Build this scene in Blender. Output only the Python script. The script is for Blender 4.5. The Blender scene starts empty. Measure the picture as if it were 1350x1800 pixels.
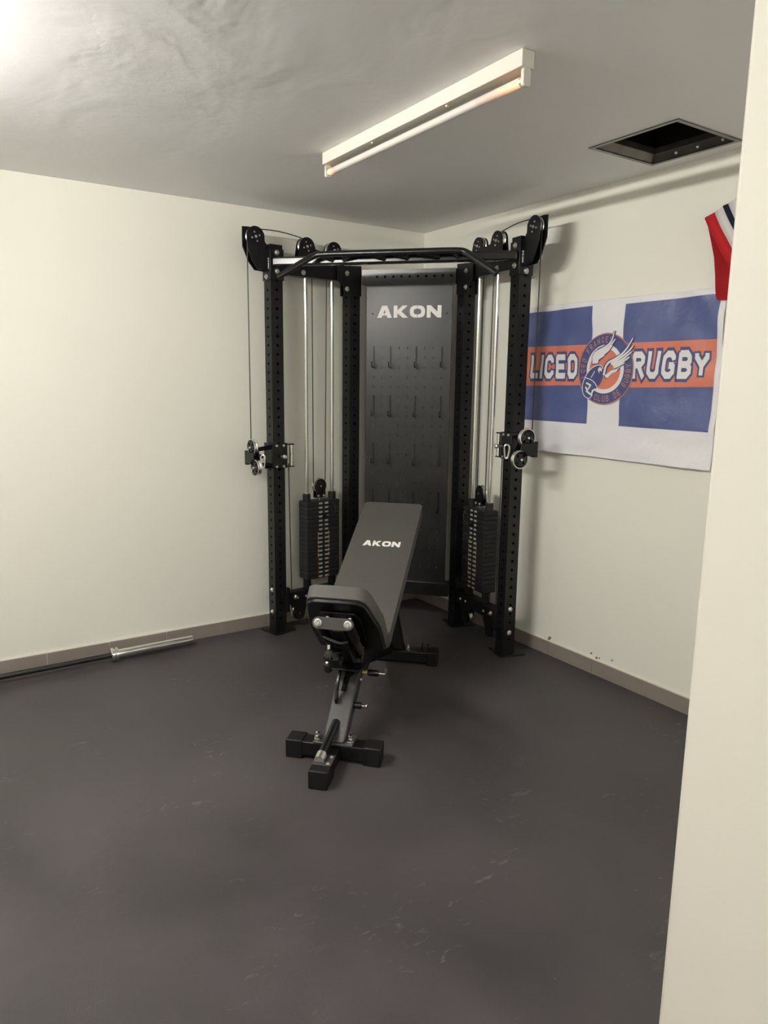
import bpy, bmesh, math, random
from mathutils import Vector, Matrix
random.seed(4)
SC = bpy.context.scene
COL = SC.collection
PI = math.pi

# ------------------------------------------------------------------ camera
CAM_POS = Vector((-2.917, -3.972, 1.506))
YAW, PITCH, ROLL, FPX = 0.5846, -0.1796, 0.0128, 1267.9
fw = Vector((math.sin(YAW) * math.cos(PITCH), math.cos(YAW) * math.cos(PITCH), math.sin(PITCH)))
rt = Vector((math.cos(YAW), -math.sin(YAW), 0))
up = rt.cross(fw)
r2 = rt * math.cos(ROLL) + up * math.sin(ROLL)
u2 = up * math.cos(ROLL) - rt * math.sin(ROLL)
cd = bpy.data.cameras.new('camera')
cam = bpy.data.objects.new('camera', cd)
COL.objects.link(cam)
cd.sensor_fit = 'VERTICAL'
cd.sensor_height = 36.0
cd.lens = FPX * 36.0 / 1800.0
cd.clip_start = 0.02
cam.matrix_world = Matrix(((r2.x, u2.x, -fw.x, CAM_POS.x), (r2.y, u2.y, -fw.y, CAM_POS.y), (r2.z, u2.z, -fw.z, CAM_POS.z), (0, 0, 0, 1)))
SC.camera = cam

# ------------------------------------------------------------------ world and exposure
wd = bpy.data.worlds.new('world')
SC.world = wd
wd.use_nodes = True
wd.node_tree.nodes['Background'].inputs[0].default_value = (0.5, 0.48, 0.45, 1)
wd.node_tree.nodes['Background'].inputs[1].default_value = 0.2
SC.view_settings.view_transform = 'Standard'
SC.view_settings.look = 'None'
SC.view_settings.exposure = 0.0
SC.view_settings.gamma = 1.0
SC.view_settings.use_curve_mapping = False
LAMP_STRENGTH = 470.0          # the lit tubes out of frame, two of them added as fill

# ------------------------------------------------------------------ materials
def mat(name, col, rough=0.5, metal=0.0, spec=0.5, bump=None, mottle=None, emit=None):
    m = bpy.data.materials.new(name)
    m.use_nodes = True
    nt = m.node_tree
    b = nt.nodes['Principled BSDF']
    b.inputs['Base Color'].default_value = (*col, 1)
    b.inputs['Roughness'].default_value = rough
    b.inputs['Metallic'].default_value = metal
    b.inputs['Specular IOR Level'].default_value = spec
    tc = nt.nodes.new('ShaderNodeTexCoord')
    if mottle:                     # (scale, amount)
        n = nt.nodes.new('ShaderNodeTexNoise')
        n.inputs['Scale'].default_value = mottle[0]
        n.inputs['Detail'].default_value = 6
        nt.links.new(tc.outputs['Object'], n.inputs['Vector'])
        mx = nt.nodes.new('ShaderNodeMix')
        mx.data_type = 'RGBA'
        a = mottle[1]
        mx.inputs['A'].default_value = (*[c * (1 - a) for c in col], 1)
        mx.inputs['B'].default_value = (*[min(1, c * (1 + a)) for c in col], 1)
        nt.links.new(n.outputs['Fac'], mx.inputs['Factor'])
        nt.links.new(mx.outputs['Result'], b.inputs['Base Color'])
    if bump:                       # (scale, strength, distance)
        n = nt.nodes.new('ShaderNodeTexNoise')
        n.inputs['Scale'].default_value = bump[0]
        n.inputs['Detail'].default_value = 5
        nt.links.new(tc.outputs['Object'], n.inputs['Vector'])
        bp = nt.nodes.new('ShaderNodeBump')
        bp.inputs['Strength'].default_value = bump[1]
        bp.inputs['Distance'].default_value = bump[2]
        nt.links.new(n.outputs['Fac'], bp.inputs['Height'])
        nt.links.new(bp.outputs['Normal'], b.inputs['Normal'])
    if emit:
        b.inputs['Emission Color'].default_value = (*emit[0], 1)
        b.inputs['Emission Strength'].default_value = emit[1]
    return m

M = {}
M['wall'] = mat('cream_wall_paint', (0.835, 0.825, 0.74), 0.6, spec=0.25, bump=(55, 0.12, 0.004), mottle=(1.3, 0.015))
M['partition'] = mat('cream_partition_paint', (0.80, 0.775, 0.69), 0.6, spec=0.25, bump=(40, 0.08, 0.003), mottle=(1.0, 0.015))
M['black'] = mat('black_powder_coat', (0.0042, 0.0042, 0.005), 0.36, spec=0.38, bump=(900, 0.05, 0.0005))
M['panel'] = mat('black_satin_sheet', (0.0065, 0.0065, 0.006), 0.36, spec=0.5)
M['graphite'] = mat('graphite_paint', (0.045, 0.042, 0.041), 0.42, spec=0.5)
M['bar_black'] = mat('smooth_black_paint', (0.010, 0.010, 0.011), 0.2, spec=0.6)
M['rail'] = mat('black_satin_rail', (0.013, 0.013, 0.0125), 0.27, spec=0.6)
M['gloss'] = mat('black_gloss_plastic', (0.009, 0.009, 0.009), 0.18, spec=0.5)
M['rubber'] = mat('black_rubber', (0.005, 0.005, 0.005), 0.5, spec=0.3)
M['plate'] = mat('weight_plate_black', (0.014, 0.014, 0.015), 0.5, spec=0.32, bump=(300, 0.1, 0.0006))
M['chrome'] = mat('polished_chrome', (0.80, 0.80, 0.79), 0.13, metal=1.0)
M['steel'] = mat('zinc_steel', (0.62, 0.62, 0.60), 0.3, metal=0.9)
M['alu'] = mat('machined_aluminium', (0.72, 0.71, 0.68), 0.24, metal=1.0)
M['barshaft'] = mat('black_steel_shaft', (0.03, 0.03, 0.03), 0.3, metal=0.6)
M['cable'] = mat('black_cable', (0.014, 0.014, 0.013), 0.4)
M['pad'] = mat('grey_vinyl', (0.080, 0.077, 0.071), 0.58, spec=0.35, bump=(420, 0.25, 0.0006), mottle=(9, 0.05))
M['white_ink'] = mat('white_lettering', (0.90, 0.89, 0.86), 0.5)
M['sticker'] = mat('pale_sticker', (0.35, 0.35, 0.33), 0.5)
M['yellow'] = mat('yellow_mark', (0.62, 0.52, 0.10), 0.5)
M['red_mark'] = mat('red_mark', (0.22, 0.03, 0.025), 0.5)
M['brass'] = mat('yellow_zinc', (0.55, 0.52, 0.18), 0.35, metal=0.8)
M['tile'] = mat('taupe_tile', (0.25, 0.215, 0.192), 0.4, spec=0.4, mottle=(14, 0.06))
M['grout'] = mat('cream_grout', (0.70, 0.66, 0.58), 0.8, spec=0.1)
M['chip'] = mat('bare_plaster', (0.26, 0.20, 0.13), 0.9, spec=0.1)
M['fixture'] = mat('white_enamel', (0.66, 0.64, 0.57), 0.35)
M['tube_off'] = mat('white_glass_tube', (0.66, 0.62, 0.59), 0.22)
for _k, _f in (('tube_on', 1.0), ('tube_fill_rear', 0.5), ('tube_fill_right', 0.3)):  # the two weaker strengths belong to the added fill battens
    M[_k] = mat('lit_glass_' + _k, (0.9, 0.9, 0.9), 0.3, emit=((1.0, 0.965, 0.905), LAMP_STRENGTH * _f))
M['cap'] = mat('tube_cap_metal', (0.75, 0.72, 0.66), 0.35, metal=0.7)
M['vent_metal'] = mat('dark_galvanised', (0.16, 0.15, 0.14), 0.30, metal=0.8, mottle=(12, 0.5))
M['duct'] = mat('dark_duct', (0.022, 0.018, 0.015), 0.45, metal=0.3, mottle=(6, 0.6))  # near-black brown lining, mottled
M['flag_white'] = mat('white_polyester', (0.80, 0.79, 0.825), 0.5, spec=0.4, bump=(9, 0.55, 0.02))
M['flag_blue'] = mat('faded_blue_print', (0.085, 0.112, 0.275), 0.42, spec=0.5, bump=(9, 0.6, 0.02), mottle=(7, 0.2))
M['flag_navy'] = mat('navy_print', (0.060, 0.075, 0.20), 0.6, mottle=(14, 0.15))
M['flag_orange'] = mat('orange_print', (0.66, 0.195, 0.125), 0.45, bump=(9, 0.5, 0.02), mottle=(12, 0.1))
M['flag_ink'] = mat('white_print', (0.76, 0.75, 0.76), 0.6)
M['flag_tan'] = mat('tan_print', (0.42, 0.20, 0.18), 0.6)
M['scarf_red'] = mat('red_knit', (0.50, 0.022, 0.028), 0.85, spec=0.15, bump=(500, 0.3, 0.001))
M['scarf_red_shaded'] = mat('shaded_red_knit', (0.30, 0.014, 0.018), 0.9, spec=0.1, bump=(500, 0.3, 0.001))  # same red knit, darkened to paint in the shade inside the fold
M['scarf_white'] = mat('white_knit', (0.70, 0.66, 0.65), 0.85, spec=0.15, bump=(500, 0.3, 0.001))
M['scarf_navy'] = mat('navy_knit', (0.012, 0.018, 0.035), 0.85, spec=0.15, bump=(500, 0.3, 0.001))

def glow_tube():
    # dying tube: only the cathode ends glow orange, fading along the tube (object Z = tube axis)
    m = bpy.data.materials.new('tube_with_glowing_end')
    m.use_nodes = True
    nt = m.node_tree
    b = nt.nodes['Principled BSDF']
    b.inputs['Base Color'].default_value = (0.62, 0.55, 0.49, 1)
    b.inputs['Roughness'].default_value = 0.25
    tc = nt.nodes.new('ShaderNodeTexCoord')
    sp = nt.nodes.new('ShaderNodeSeparateXYZ')
    nt.links.new(tc.outputs['Generated'], sp.inputs[0])
    cr = nt.nodes.new('ShaderNodeValToRGB')
    el = cr.color_ramp.elements
    el[0].position = 0.0
    el[0].color = (1.0, 0.42, 0.10, 1)
    el[1].position = 1.0
    el[1].color = (0, 0, 0, 1)
    e = cr.color_ramp.elements.new(0.55)
    e.color = (0.20, 0.065, 0.014, 1)
    nt.links.new(sp.outputs['Z'], cr.inputs[0])
    nt.links.new(cr.outputs[0], b.inputs['Emission Color'])
    b.inputs['Emission Strength'].default_value = 1.0
    return m
M['tube_glow'] = glow_tube()

def ceiling_mat():
    m = mat('rough_ceiling_plaster', (0.91, 0.90, 0.91), 0.55, spec=0.25)
    nt = m.node_tree
    b = nt.nodes['Principled BSDF']
    tc = [n for n in nt.nodes if n.type == 'TEX_COORD'][0]
    n1 = nt.nodes.new('ShaderNodeTexNoise')
    n1.inputs['Scale'].default_value = 2.6
    n1.inputs['Detail'].default_value = 3
    n1.inputs['Distortion'].default_value = 0.6
    n2 = nt.nodes.new('ShaderNodeTexNoise')
    n2.inputs['Scale'].default_value = 34
    n2.inputs['Detail'].default_value = 6
    vo = nt.nodes.new('ShaderNodeTexVoronoi')
    vo.feature = 'DISTANCE_TO_EDGE'
    vo.inputs['Scale'].default_value = 0.9
    n3 = nt.nodes.new('ShaderNodeTexNoise')
    n3.inputs['Scale'].default_value = 3.5
    n3.inputs['Detail'].default_value = 6
    vm = nt.nodes.new('ShaderNodeVectorMath')
    vm.operation = 'ADD'
    sc = nt.nodes.new('ShaderNodeVectorMath')
    sc.operation = 'SCALE'
    sc.inputs['Scale'].default_value = 0.35
    for n in (n1, n2, n3):
        nt.links.new(tc.outputs['Object'], n.inputs['Vector'])
    nt.links.new(n3.outputs['Color'], sc.inputs[0])
    nt.links.new(tc.outputs['Object'], vm.inputs[0])
    nt.links.new(sc.outputs[0], vm.inputs[1])
    nt.links.new(vm.outputs[0], vo.inputs['Vector'])
    lt = nt.nodes.new('ShaderNodeMath')
    lt.operation = 'MINIMUM'
    lt.inputs[1].default_value = 0.008
    nt.links.new(vo.outputs['Distance'], lt.inputs[0])
    def bump(src, strength, dist, prev=None):
        bp = nt.nodes.new('ShaderNodeBump')
        bp.inputs['Strength'].default_value = strength
        bp.inputs['Distance'].default_value = dist
        nt.links.new(src, bp.inputs['Height'])
        if prev:
            nt.links.new(prev.outputs['Normal'], bp.inputs['Normal'])
        return bp
    b1 = bump(n1.outputs['Fac'], 0.22, 0.03)
    b2 = bump(n2.outputs['Fac'], 0.2, 0.003, b1)
    b3 = bump(lt.outputs[0], 0.14, 0.12, b2)
    nt.links.new(b3.outputs['Normal'], b.inputs['Normal'])
    return m
M['ceiling'] = ceiling_mat()

def floor_mat():
    m = mat('charcoal_rubber_floor', (0.05, 0.046, 0.046), 0.5, spec=0.30)
    nt = m.node_tree
    b = nt.nodes['Principled BSDF']
    tc = [n for n in nt.nodes if n.type == 'TEX_COORD'][0]
    def noise(s, d=5, dist=0.0, src=None):
        n = nt.nodes.new('ShaderNodeTexNoise')
        n.inputs['Scale'].default_value = s
        n.inputs['Detail'].default_value = d
        n.inputs['Distortion'].default_value = dist
        nt.links.new(src or tc.outputs['Object'], n.inputs['Vector'])
        return n
    def ramp(src, p0, p1, c0, c1):
        r = nt.nodes.new('ShaderNodeValToRGB')
        r.color_ramp.elements[0].position = p0
        r.color_ramp.elements[1].position = p1
        r.color_ramp.elements[0].color = c0
        r.color_ramp.elements[1].color = c1
        nt.links.new(src, r.inputs[0])
        return r
    big = noise(1.7, 7, 0.5)
    base = ramp(big.outputs['Fac'], 0.3, 0.72, (0.039, 0.0345, 0.0365, 1), (0.068, 0.0605, 0.0635, 1))
    mp = nt.nodes.new('ShaderNodeMapping')
    mp.inputs['Rotation'].default_value = (0, 0, 0.5)
    mp.inputs['Scale'].default_value = (1.0, 2.3, 1.0)
    nt.links.new(tc.outputs['Object'], mp.inputs[0])
    sc1 = noise(15, 3, 1.4, mp.outputs[0])
    sc2 = noise(2.6, 2, 0.3)
    s1 = ramp(sc1.outputs['Fac'], 0.62, 0.76, (0, 0, 0, 1), (1, 1, 1, 1))
    s2 = ramp(sc2.outputs['Fac'], 0.5, 0.66, (0, 0, 0, 1), (1, 1, 1, 1))
    mu = nt.nodes.new('ShaderNodeMath')
    mu.operation = 'MULTIPLY'
    nt.links.new(s1.outputs[0], mu.inputs[0])
    nt.links.new(s2.outputs[0], mu.inputs[1])
    mu2 = nt.nodes.new('ShaderNodeMath')
    mu2.operation = 'MULTIPLY'
    mu2.inputs[1].default_value = 0.6
    nt.links.new(mu.outputs[0], mu2.inputs[0])
    mx = nt.nodes.new('ShaderNodeMix')
    mx.data_type = 'RGBA'
    nt.links.new(mu2.outputs[0], mx.inputs['Factor'])
    nt.links.new(base.outputs[0], mx.inputs['A'])
    mx.inputs['B'].default_value = (0.16, 0.15, 0.145, 1)
    # dust specks
    vo = nt.nodes.new('ShaderNodeTexVoronoi')
    vo.inputs['Scale'].default_value = 7.0
    nt.links.new(tc.outputs['Object'], vo.inputs['Vector'])
    sp = ramp(vo.outputs['Distance'], 0.012, 0.028, (1, 1, 1, 1), (0, 0, 0, 1))
    mx2 = nt.nodes.new('ShaderNodeMix')
    mx2.data_type = 'RGBA'
    m3 = nt.nodes.new('ShaderNodeMath')
    m3.operation = 'MULTIPLY'
    m3.inputs[1].default_value = 0.5
    nt.links.new(sp.outputs[0], m3.inputs[0])
    nt.links.new(m3.outputs[0], mx2.inputs['Factor'])
    nt.links.new(mx.outputs['Result'], mx2.inputs['A'])
    mx2.inputs['B'].default_value = (0.22, 0.2, 0.18, 1)
    nt.links.new(mx2.outputs['Result'], b.inputs['Base Color'])
    rr = ramp(big.outputs['Fac'], 0.3, 0.7, (0.42, 0.42, 0.42, 1), (0.56, 0.56, 0.56, 1))
    nt.links.new(rr.outputs[0], b.inputs['Roughness'])
    fine = noise(160, 4)
    bp = nt.nodes.new('ShaderNodeBump')
    bp.inputs['Strength'].default_value = 0.18
    bp.inputs['Distance'].default_value = 0.002
    nt.links.new(fine.outputs['Fac'], bp.inputs['Height'])
    nt.links.new(bp.outputs['Normal'], b.inputs['Normal'])
    return m
M['floor'] = floor_mat()

# ------------------------------------------------------------------ object helpers
WORLD = {}                                   # object name -> world matrix

def finish(bm, smooth=35):
    bmesh.ops.remove_doubles(bm, verts=bm.verts, dist=1e-6)
    bmesh.ops.recalc_face_normals(bm, faces=bm.faces)
    return smooth

def to_mesh(name, bm, m, smooth=35, recalc=True):
    if recalc:
        bmesh.ops.recalc_face_normals(bm, faces=bm.faces)
    me = bpy.data.meshes.new(name)
    bm.to_mesh(me)
    bm.free()
    me.materials.append(M[m] if isinstance(m, str) else m)
    if smooth:
        me.polygons.foreach_set('use_smooth', [True] * len(me.polygons))
        me.set_sharp_from_angle(angle=math.radians(smooth))
    return me

def link(name, me, parent=None, mw=None, bevel=0.0, segs=2, label=None):
    o = bpy.data.objects.new(name, me)
    COL.objects.link(o)
    mw = mw or Matrix.Identity(4)
    if parent:
        o.parent = parent
        o.matrix_parent_inverse = WORLD[parent.name].inverted()
    o.matrix_basis = mw
    WORLD[o.name] = mw.copy()
    if bevel:
        b = o.modifiers.new('bevel', 'BEVEL')
        b.width = bevel
        b.segments = segs
        b.limit_method = 'ANGLE'
        b.angle_limit = math.radians(40)
    if label:
        o['label'] = label
    return o

def obj(name, bm, m, parent=None, bevel=0.0, segs=2, smooth=35, label=None, recalc=True):
    return link(name, to_mesh(name, bm, m, smooth, recalc), parent, None, bevel, segs, label)

def thing(name, loc, label, cat, group=None):
    o = bpy.data.objects.new(name, None)
    COL.objects.link(o)
    o.location = loc
    o.empty_display_size = 0.05
    WORLD[o.name] = Matrix.Translation(loc)
    o['label'] = label
    o['category'] = cat
    if group:
        o['group'] = group
    return o

def tag(o, label, cat, group=None):
    o['label'] = label
    o['category'] = cat
    if group:
        o['group'] = group
    return o

def structure(o):
    o['kind'] = 'structure'
    return o

# ------------------------------------------------------------------ shape helpers (fn maps local coordinates to world)
ID = lambda a, b, c: Vector((a, b, c))

def box(bm, lo, hi, fn=ID):
    v = [bm.verts.new(fn(x, y, z)) for x in (lo[0], hi[0]) for y in (lo[1], hi[1]) for z in (lo[2], hi[2])]
    for f in ((0, 1, 3, 2), (4, 6, 7, 5), (0, 4, 5, 1), (2, 3, 7, 6), (0, 2, 6, 4), (1, 5, 7, 3)):
        bm.faces.new([v[i] for i in f])

def frame_of(axis):
    a = Vector(axis).normalized()
    h = Vector((0, 0, 1)) if abs(a.z) < 0.9 else Vector((1, 0, 0))
    x = h.cross(a).normalized()
    return x, a.cross(x), a

def lathe(bm, prof, o=(0, 0, 0), axis=(0, 0, 1), n=20, closed=False):
    o = Vector(o)
    x, y, a = frame_of(axis)
    rings = []
    for r, h in prof:
        if r < 1e-6:
            rings.append([bm.verts.new(o + a * h)])
        else:
            rings.append([bm.verts.new(o + a * h + (x * math.cos(2 * PI * k / n) + y * math.sin(2 * PI * k / n)) * r) for k in range(n)])
    pairs = list(zip(rings, rings[1:]))
    if closed:
        pairs.append((rings[-1], rings[0]))
    for A, B in pairs:
        for k in range(n):
            j = (k + 1) % n
            if len(A) == 1 and len(B) == 1:
                continue
            if len(A) == 1:
                bm.faces.new((A[0], B[j], B[k]))
            elif len(B) == 1:
                bm.faces.new((A[k], A[j], B[0]))
            else:
                bm.faces.new((A[k], A[j], B[j], B[k]))

def cyl(bm, p0, p1, r, n=16, r1=None):
    p0, p1 = Vector(p0), Vector(p1)
    L = (p1 - p0).length
    r1 = r if r1 is None else r1
    lathe(bm, [(0, 0), (r, 0), (r1, L), (0, L)], p0, p1 - p0, n)

def sweep(bm, pts, r, n=8, closed=False):
    pts = [Vector(p) for p in pts]
    N = len(pts)
    rings = []
    x = None
    for i, p in enumerate(pts):
        if closed:
            d = pts[(i + 1) % N] - pts[i - 1]
        else:
            d = pts[min(i + 1, N - 1)] - pts[max(i - 1, 0)]
        d.normalize()
        if x is None:
            x = frame_of(d)[0]
        x = (x - d * x.dot(d)).normalized()
        y = d.cross(x)
        rings.append([bm.verts.new(p + (x * math.cos(2 * PI * k / n) + y * math.sin(2 * PI * k / n)) * r) for k in range(n)])
    for i in range(N if closed else N - 1):
        A, B = rings[i], rings[(i + 1) % N]
        for k in range(n):
            j = (k + 1) % n
            bm.faces.new((A[k], A[j], B[j], B[k]))
    if not closed:
        bm.faces.new(rings[0][::-1])
        bm.faces.new(rings[-1])

def smooth_path(pts, it=2):
    pts = [Vector(p) for p in pts]
    for _ in range(it):
        q = [pts[0]]
        for a, b in zip(pts, pts[1:]):
            q += [a.lerp(b, 0.25), a.lerp(b, 0.75)]
        q.append(pts[-1])
        pts = q
    return pts

def prism(bm, poly, h0, h1, fn):
    """fn(a, b, h): polygon (a, b) extruded from h0 to h1"""
    A = [bm.verts.new(fn(a, b, h0)) for a, b in poly]
    B = [bm.verts.new(fn(a, b, h1)) for a, b in poly]
    n = len(poly)
    f0 = bm.faces.new(A[::-1])
    f1 = bm.faces.new(B)
    f0.normal_update()
    f1.normal_update()
    for k in range(n):
        j = (k + 1) % n
        bm.faces.new((A[k], A[j], B[j], B[k]))
    bmesh.ops.triangulate(bm, faces=[f0, f1], quad_method='BEAUTY', ngon_method='EAR_CLIP')

def arc(cx, cy, r, a0, a1, n=8):
    return [(cx + r * math.cos(math.radians(a0 + (a1 - a0) * k / n)), cy + r * math.sin(math.radians(a0 + (a1 - a0) * k / n))) for k in range(n + 1)]

def round_rect(x0, y0, x1, y1, r, n=4):
    return arc(x1 - r, y1 - r, r, 0, 90, n) + arc(x0 + r, y1 - r, r, 90, 180, n) + arc(x0 + r, y0 + r, r, 180, 270, n) + arc(x1 - r, y0 + r, r, 270, 360, n)

def perforated(bm, xs, ys, hole, fn, depth, fn_wall=True):
    """plate in local (a,b) cut into cells; hole(i,j) gives None or the 8 points of an opening; fn(a,b,h)"""
    for i in range(len(xs) - 1):
        for j in range(len(ys) - 1):
            x0, x1, y0, y1 = xs[i], xs[i + 1], ys[j], ys[j + 1]
            hp = hole(i, j)
            if hp is None:
                bm.faces.new([bm.verts.new(fn(*p, 0)) for p in ((x0, y0), (x1, y0), (x1, y1), (x0, y1))])
                continue
            xm, ym = (x0 + x1) / 2, (y0 + y1) / 2
            out = [(x1, ym), (x1, y1), (xm, y1), (x0, y1), (x0, ym), (x0, y0), (xm, y0), (x1, y0)]
            O = [bm.verts.new(fn(*p, 0)) for p in out]
            I = [bm.verts.new(fn(*p, 0)) for p in hp]
            D = [bm.verts.new(fn(*p, depth)) for p in hp]
            for k in range(8):
                q = (k + 1) % 8
                bm.faces.new((O[k], O[q], I[q], I[k]))
                bm.faces.new((I[k], I[q], D[q], D[k]))

def axis_matrix(p, axis):
    x, y, a = frame_of(axis)
    p = Vector(p)
    return Matrix(((x.x, y.x, a.x, p.x), (x.y, y.y, a.y, p.y), (x.z, y.z, a.z, p.z), (0, 0, 0, 1)))

# ------------------------------------------------------------------ lettering
def wide_letters():
    """extended block capitals A K O N, unit height, as lists of polygons"""
    A = [[(0, 0), (.38, 0), (.46, .2), (.62, .2), (.62, .40), (.55, .40), (.62, .62), (.62, 1), (.42, 1)],
         [(1.28, 0), (.90, 0), (.82, .2), (.66, .2), (.66, .40), (.73, .40), (.66, .62), (.66, 1), (.86, 1)],
         [(.62, .64), (.66, .64), (.66, 1), (.62, 1)]]
    K = [[(0, 0), (.33, 0), (.33, .38), (.78, 0), (1.25, 0), (.66, .52), (1.2, 1), (.76, 1), (.33, .62), (.33, 1), (0, 1)]]
    def half(s, gap=.02):
        out, inn = [], []
        for k in range(13):
            a = math.radians(90 + 180 * k / 12)
            ca, sa = math.cos(a), math.sin(a)
            q = lambda v, e: math.copysign(abs(v) ** e, v)
            out.append((.65 + s * (-.65 * abs(q(ca, .72))), .5 + .5 * q(sa, .72)))
            inn.append((.65 + s * (-.32 * abs(q(ca, .8))), .5 + .24 * q(sa, .8)))
        poly = out + inn[::-1]
        return [((min(x, .65 - gap) if s > 0 else max(x, .65 + gap)), y) for x, y in poly]
    O = [half(1), half(-1)]
    N = [[(0, 0), (.33, 0), (.33, .52), (.9, 0), (1.23, 0), (1.23, 1), (.9, 1), (.9, .48), (.33, 1), (0, 1)]]
    res, x = [], 0.0
    for g, w in ((A, 1.28), (K, 1.25), (O, 1.30), (N, 1.23)):
        res += [[(px + x, py) for px, py in poly] for poly in g]
        x += w + .14
    return res, x - .14

def put_wide(bm, fn, width, height, h):
    polys, w = wide_letters()
    for poly in polys:
        prism(bm, [((x / w - .5) * width, (y - .5) * height) for x, y in poly], 0, h, fn)

CW, CC = 0.62, 0.17
GLYPH = {
    'L': [[(0, 1), (0, 0), (CW * .92, 0)]],
    'I': [[(0, 1), (0, 0)]],
    'C': [[(CW, .72), (CW, 1 - CC), (CW - CC, 1), (CC, 1), (0, 1 - CC), (0, CC), (CC, 0), (CW - CC, 0), (CW, CC), (CW, .28)]],
    'E': [[(CW, 1), (0, 1), (0, 0), (CW, 0)], [(0, .5), (CW * .8, .5)]],
    'F': [[(CW, 1), (0, 1), (0, 0)], [(0, .5), (CW * .8, .5)]],
    'O': [[(CC, 0), (CW - CC, 0), (CW, CC), (CW, 1 - CC), (CW - CC, 1), (CC, 1), (0, 1 - CC), (0, CC), (CC, 0), (CC + .05, 0)]],
    'R': [[(0, 0), (0, 1), (CW - CC, 1), (CW, 1 - CC), (CW, .5 + CC), (CW - CC, .5), (0, .5)], [(CW * .5, .5), (CW, 0)]],
    'U': [[(0, 1), (0, CC), (CC, 0), (CW - CC, 0), (CW, CC), (CW, 1)]],
    'G': [[(CW, .72), (CW, 1 - CC), (CW - CC, 1), (CC, 1), (0, 1 - CC), (0, CC), (CC, 0), (CW - CC, 0), (CW, CC), (CW, .46), (CW * .55, .46)]],
    'B': [[(0, 0), (0, 1), (CW - CC, 1), (CW, 1 - CC), (CW, .5 + CC), (CW - CC, .5), (CW, .5 - CC), (CW, CC), (CW - CC, 0), (0, 0)], [(0, .5), (CW - CC, .5)]],
    'Y': [[(0, 1), (0, .82), (CW / 2, .45), (CW, .82), (CW, 1)], [(CW / 2, .45), (CW / 2, 0)]],
    'D': [[(0, 0), (0, 1), (CW - CC, 1), (CW, 1 - CC), (CW, CC), (CW - CC, 0), (0, 0)]],
    'A': [[(0, 0), (CW / 2, 1), (CW, 0)], [(CW * .2, .32), (CW * .8, .32)]],
    'N': [[(0, 0), (0, 1), (CW, 0), (CW, 1)]],
    'S': [[(CW, .8), (CW - CC, 1), (CC, 1), (0, 1 - CC), (0, .62), (CC, .5), (CW - CC, .5), (CW, .38), (CW, CC), (CW - CC, 0), (CC, 0), (0, .2)]],
    ' ': [],
}
GW = {'I': 0.0, 'L': CW * .92, ' ': .25}

def stroke_quads(pl, w, ext):
    """quads covering a polyline with butt ends extended by ext, with joints filled by extension"""
    qs = []
    n = len(pl)
    for i in range(n - 1):
        a, b = Vector(pl[i]), Vector(pl[i + 1])
        d = b - a
        if d.length < 1e-6:
            continue
        d.normalize()
        nrm = Vector((-d.y, d.x))
        e0 = ext if i == 0 else w * 0.21
        e1 = ext if i == n - 2 else w * 0.21
        a2, b2 = a - d * e0, b + d * e1
        qs.append([a2 + nrm * w / 2, a2 - nrm * w / 2, b2 - nrm * w / 2, b2 + nrm * w / 2])
    return qs

def text_quads(txt, weight, grow, gap=.36):
    """returns quads and total width for unit cap height; grow widens every stroke"""
    qs, x = [], 0.0
    inner = 1 - weight                      # strokes are centred, keep cap height 1
    for ch in txt:
        for pl in GLYPH[ch]:
            p2 = [(x + weight / 2 + px, weight / 2 + py * inner) for px, py in pl]
            qs += stroke_quads(p2, weight + 2 * grow, weight / 2 + grow if ch not in 'AYCGS' else grow * .6)
        x += GW.get(ch, CW) + weight + (gap - weight)
    return qs, x - (gap - weight)

# ================================================================== THE ROOM
H = 2.45
XW, YW = -5.4, -6.2          # far ends of the room, behind and left of the camera
VX0, VX1, VY0, VY1 = -0.495, -0.095, -2.200, -1.795    # ceiling opening

bm = bmesh.new()
box(bm, (XW - .1, YW - .1, -.1), (.1, .1, 0))
structure(obj('floor', bm, 'floor', smooth=0))

bm = bmesh.new()
xs = [XW - .1, VX0, VX1, .1]
ys = [YW - .1, VY0, VY1, .1]
for i in range(3):
    for j in range(3):
        if not (i == 1 and j == 1):
            bm.faces.new([bm.verts.new((x, y, H)) for x, y in ((xs[i], ys[j]), (xs[i], ys[j + 1]), (xs[i + 1], ys[j + 1]), (xs[i + 1], ys[j]))])
structure(obj('ceiling', bm, 'ceiling', smooth=0, recalc=False))

bm = bmesh.new()
box(bm, (XW - .1, 0, 0), (.1, .1, H))
structure(obj('wall_left', bm, 'wall', smooth=0))
bm = bmesh.new()
box(bm, (0, YW - .1, 0), (.1, 0, H))
wall_right = structure(obj('wall_right', bm, 'wall', smooth=0))
bm = bmesh.new()
box(bm, (XW - .1, YW - .1, 0), (0, YW, H))
structure(obj('wall_rear', bm, 'wall', smooth=0))
bm = bmesh.new()
box(bm, (XW - .1, YW, 0), (XW, 0, H))
structure(obj('wall_far', bm, 'wall', smooth=0))
bm = bmesh.new()
box(bm, (-1.905, YW, 0), (-1.785, -3.335, H))
structure(obj('wall_partition', bm, 'partition', bevel=.008, segs=3))

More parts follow.
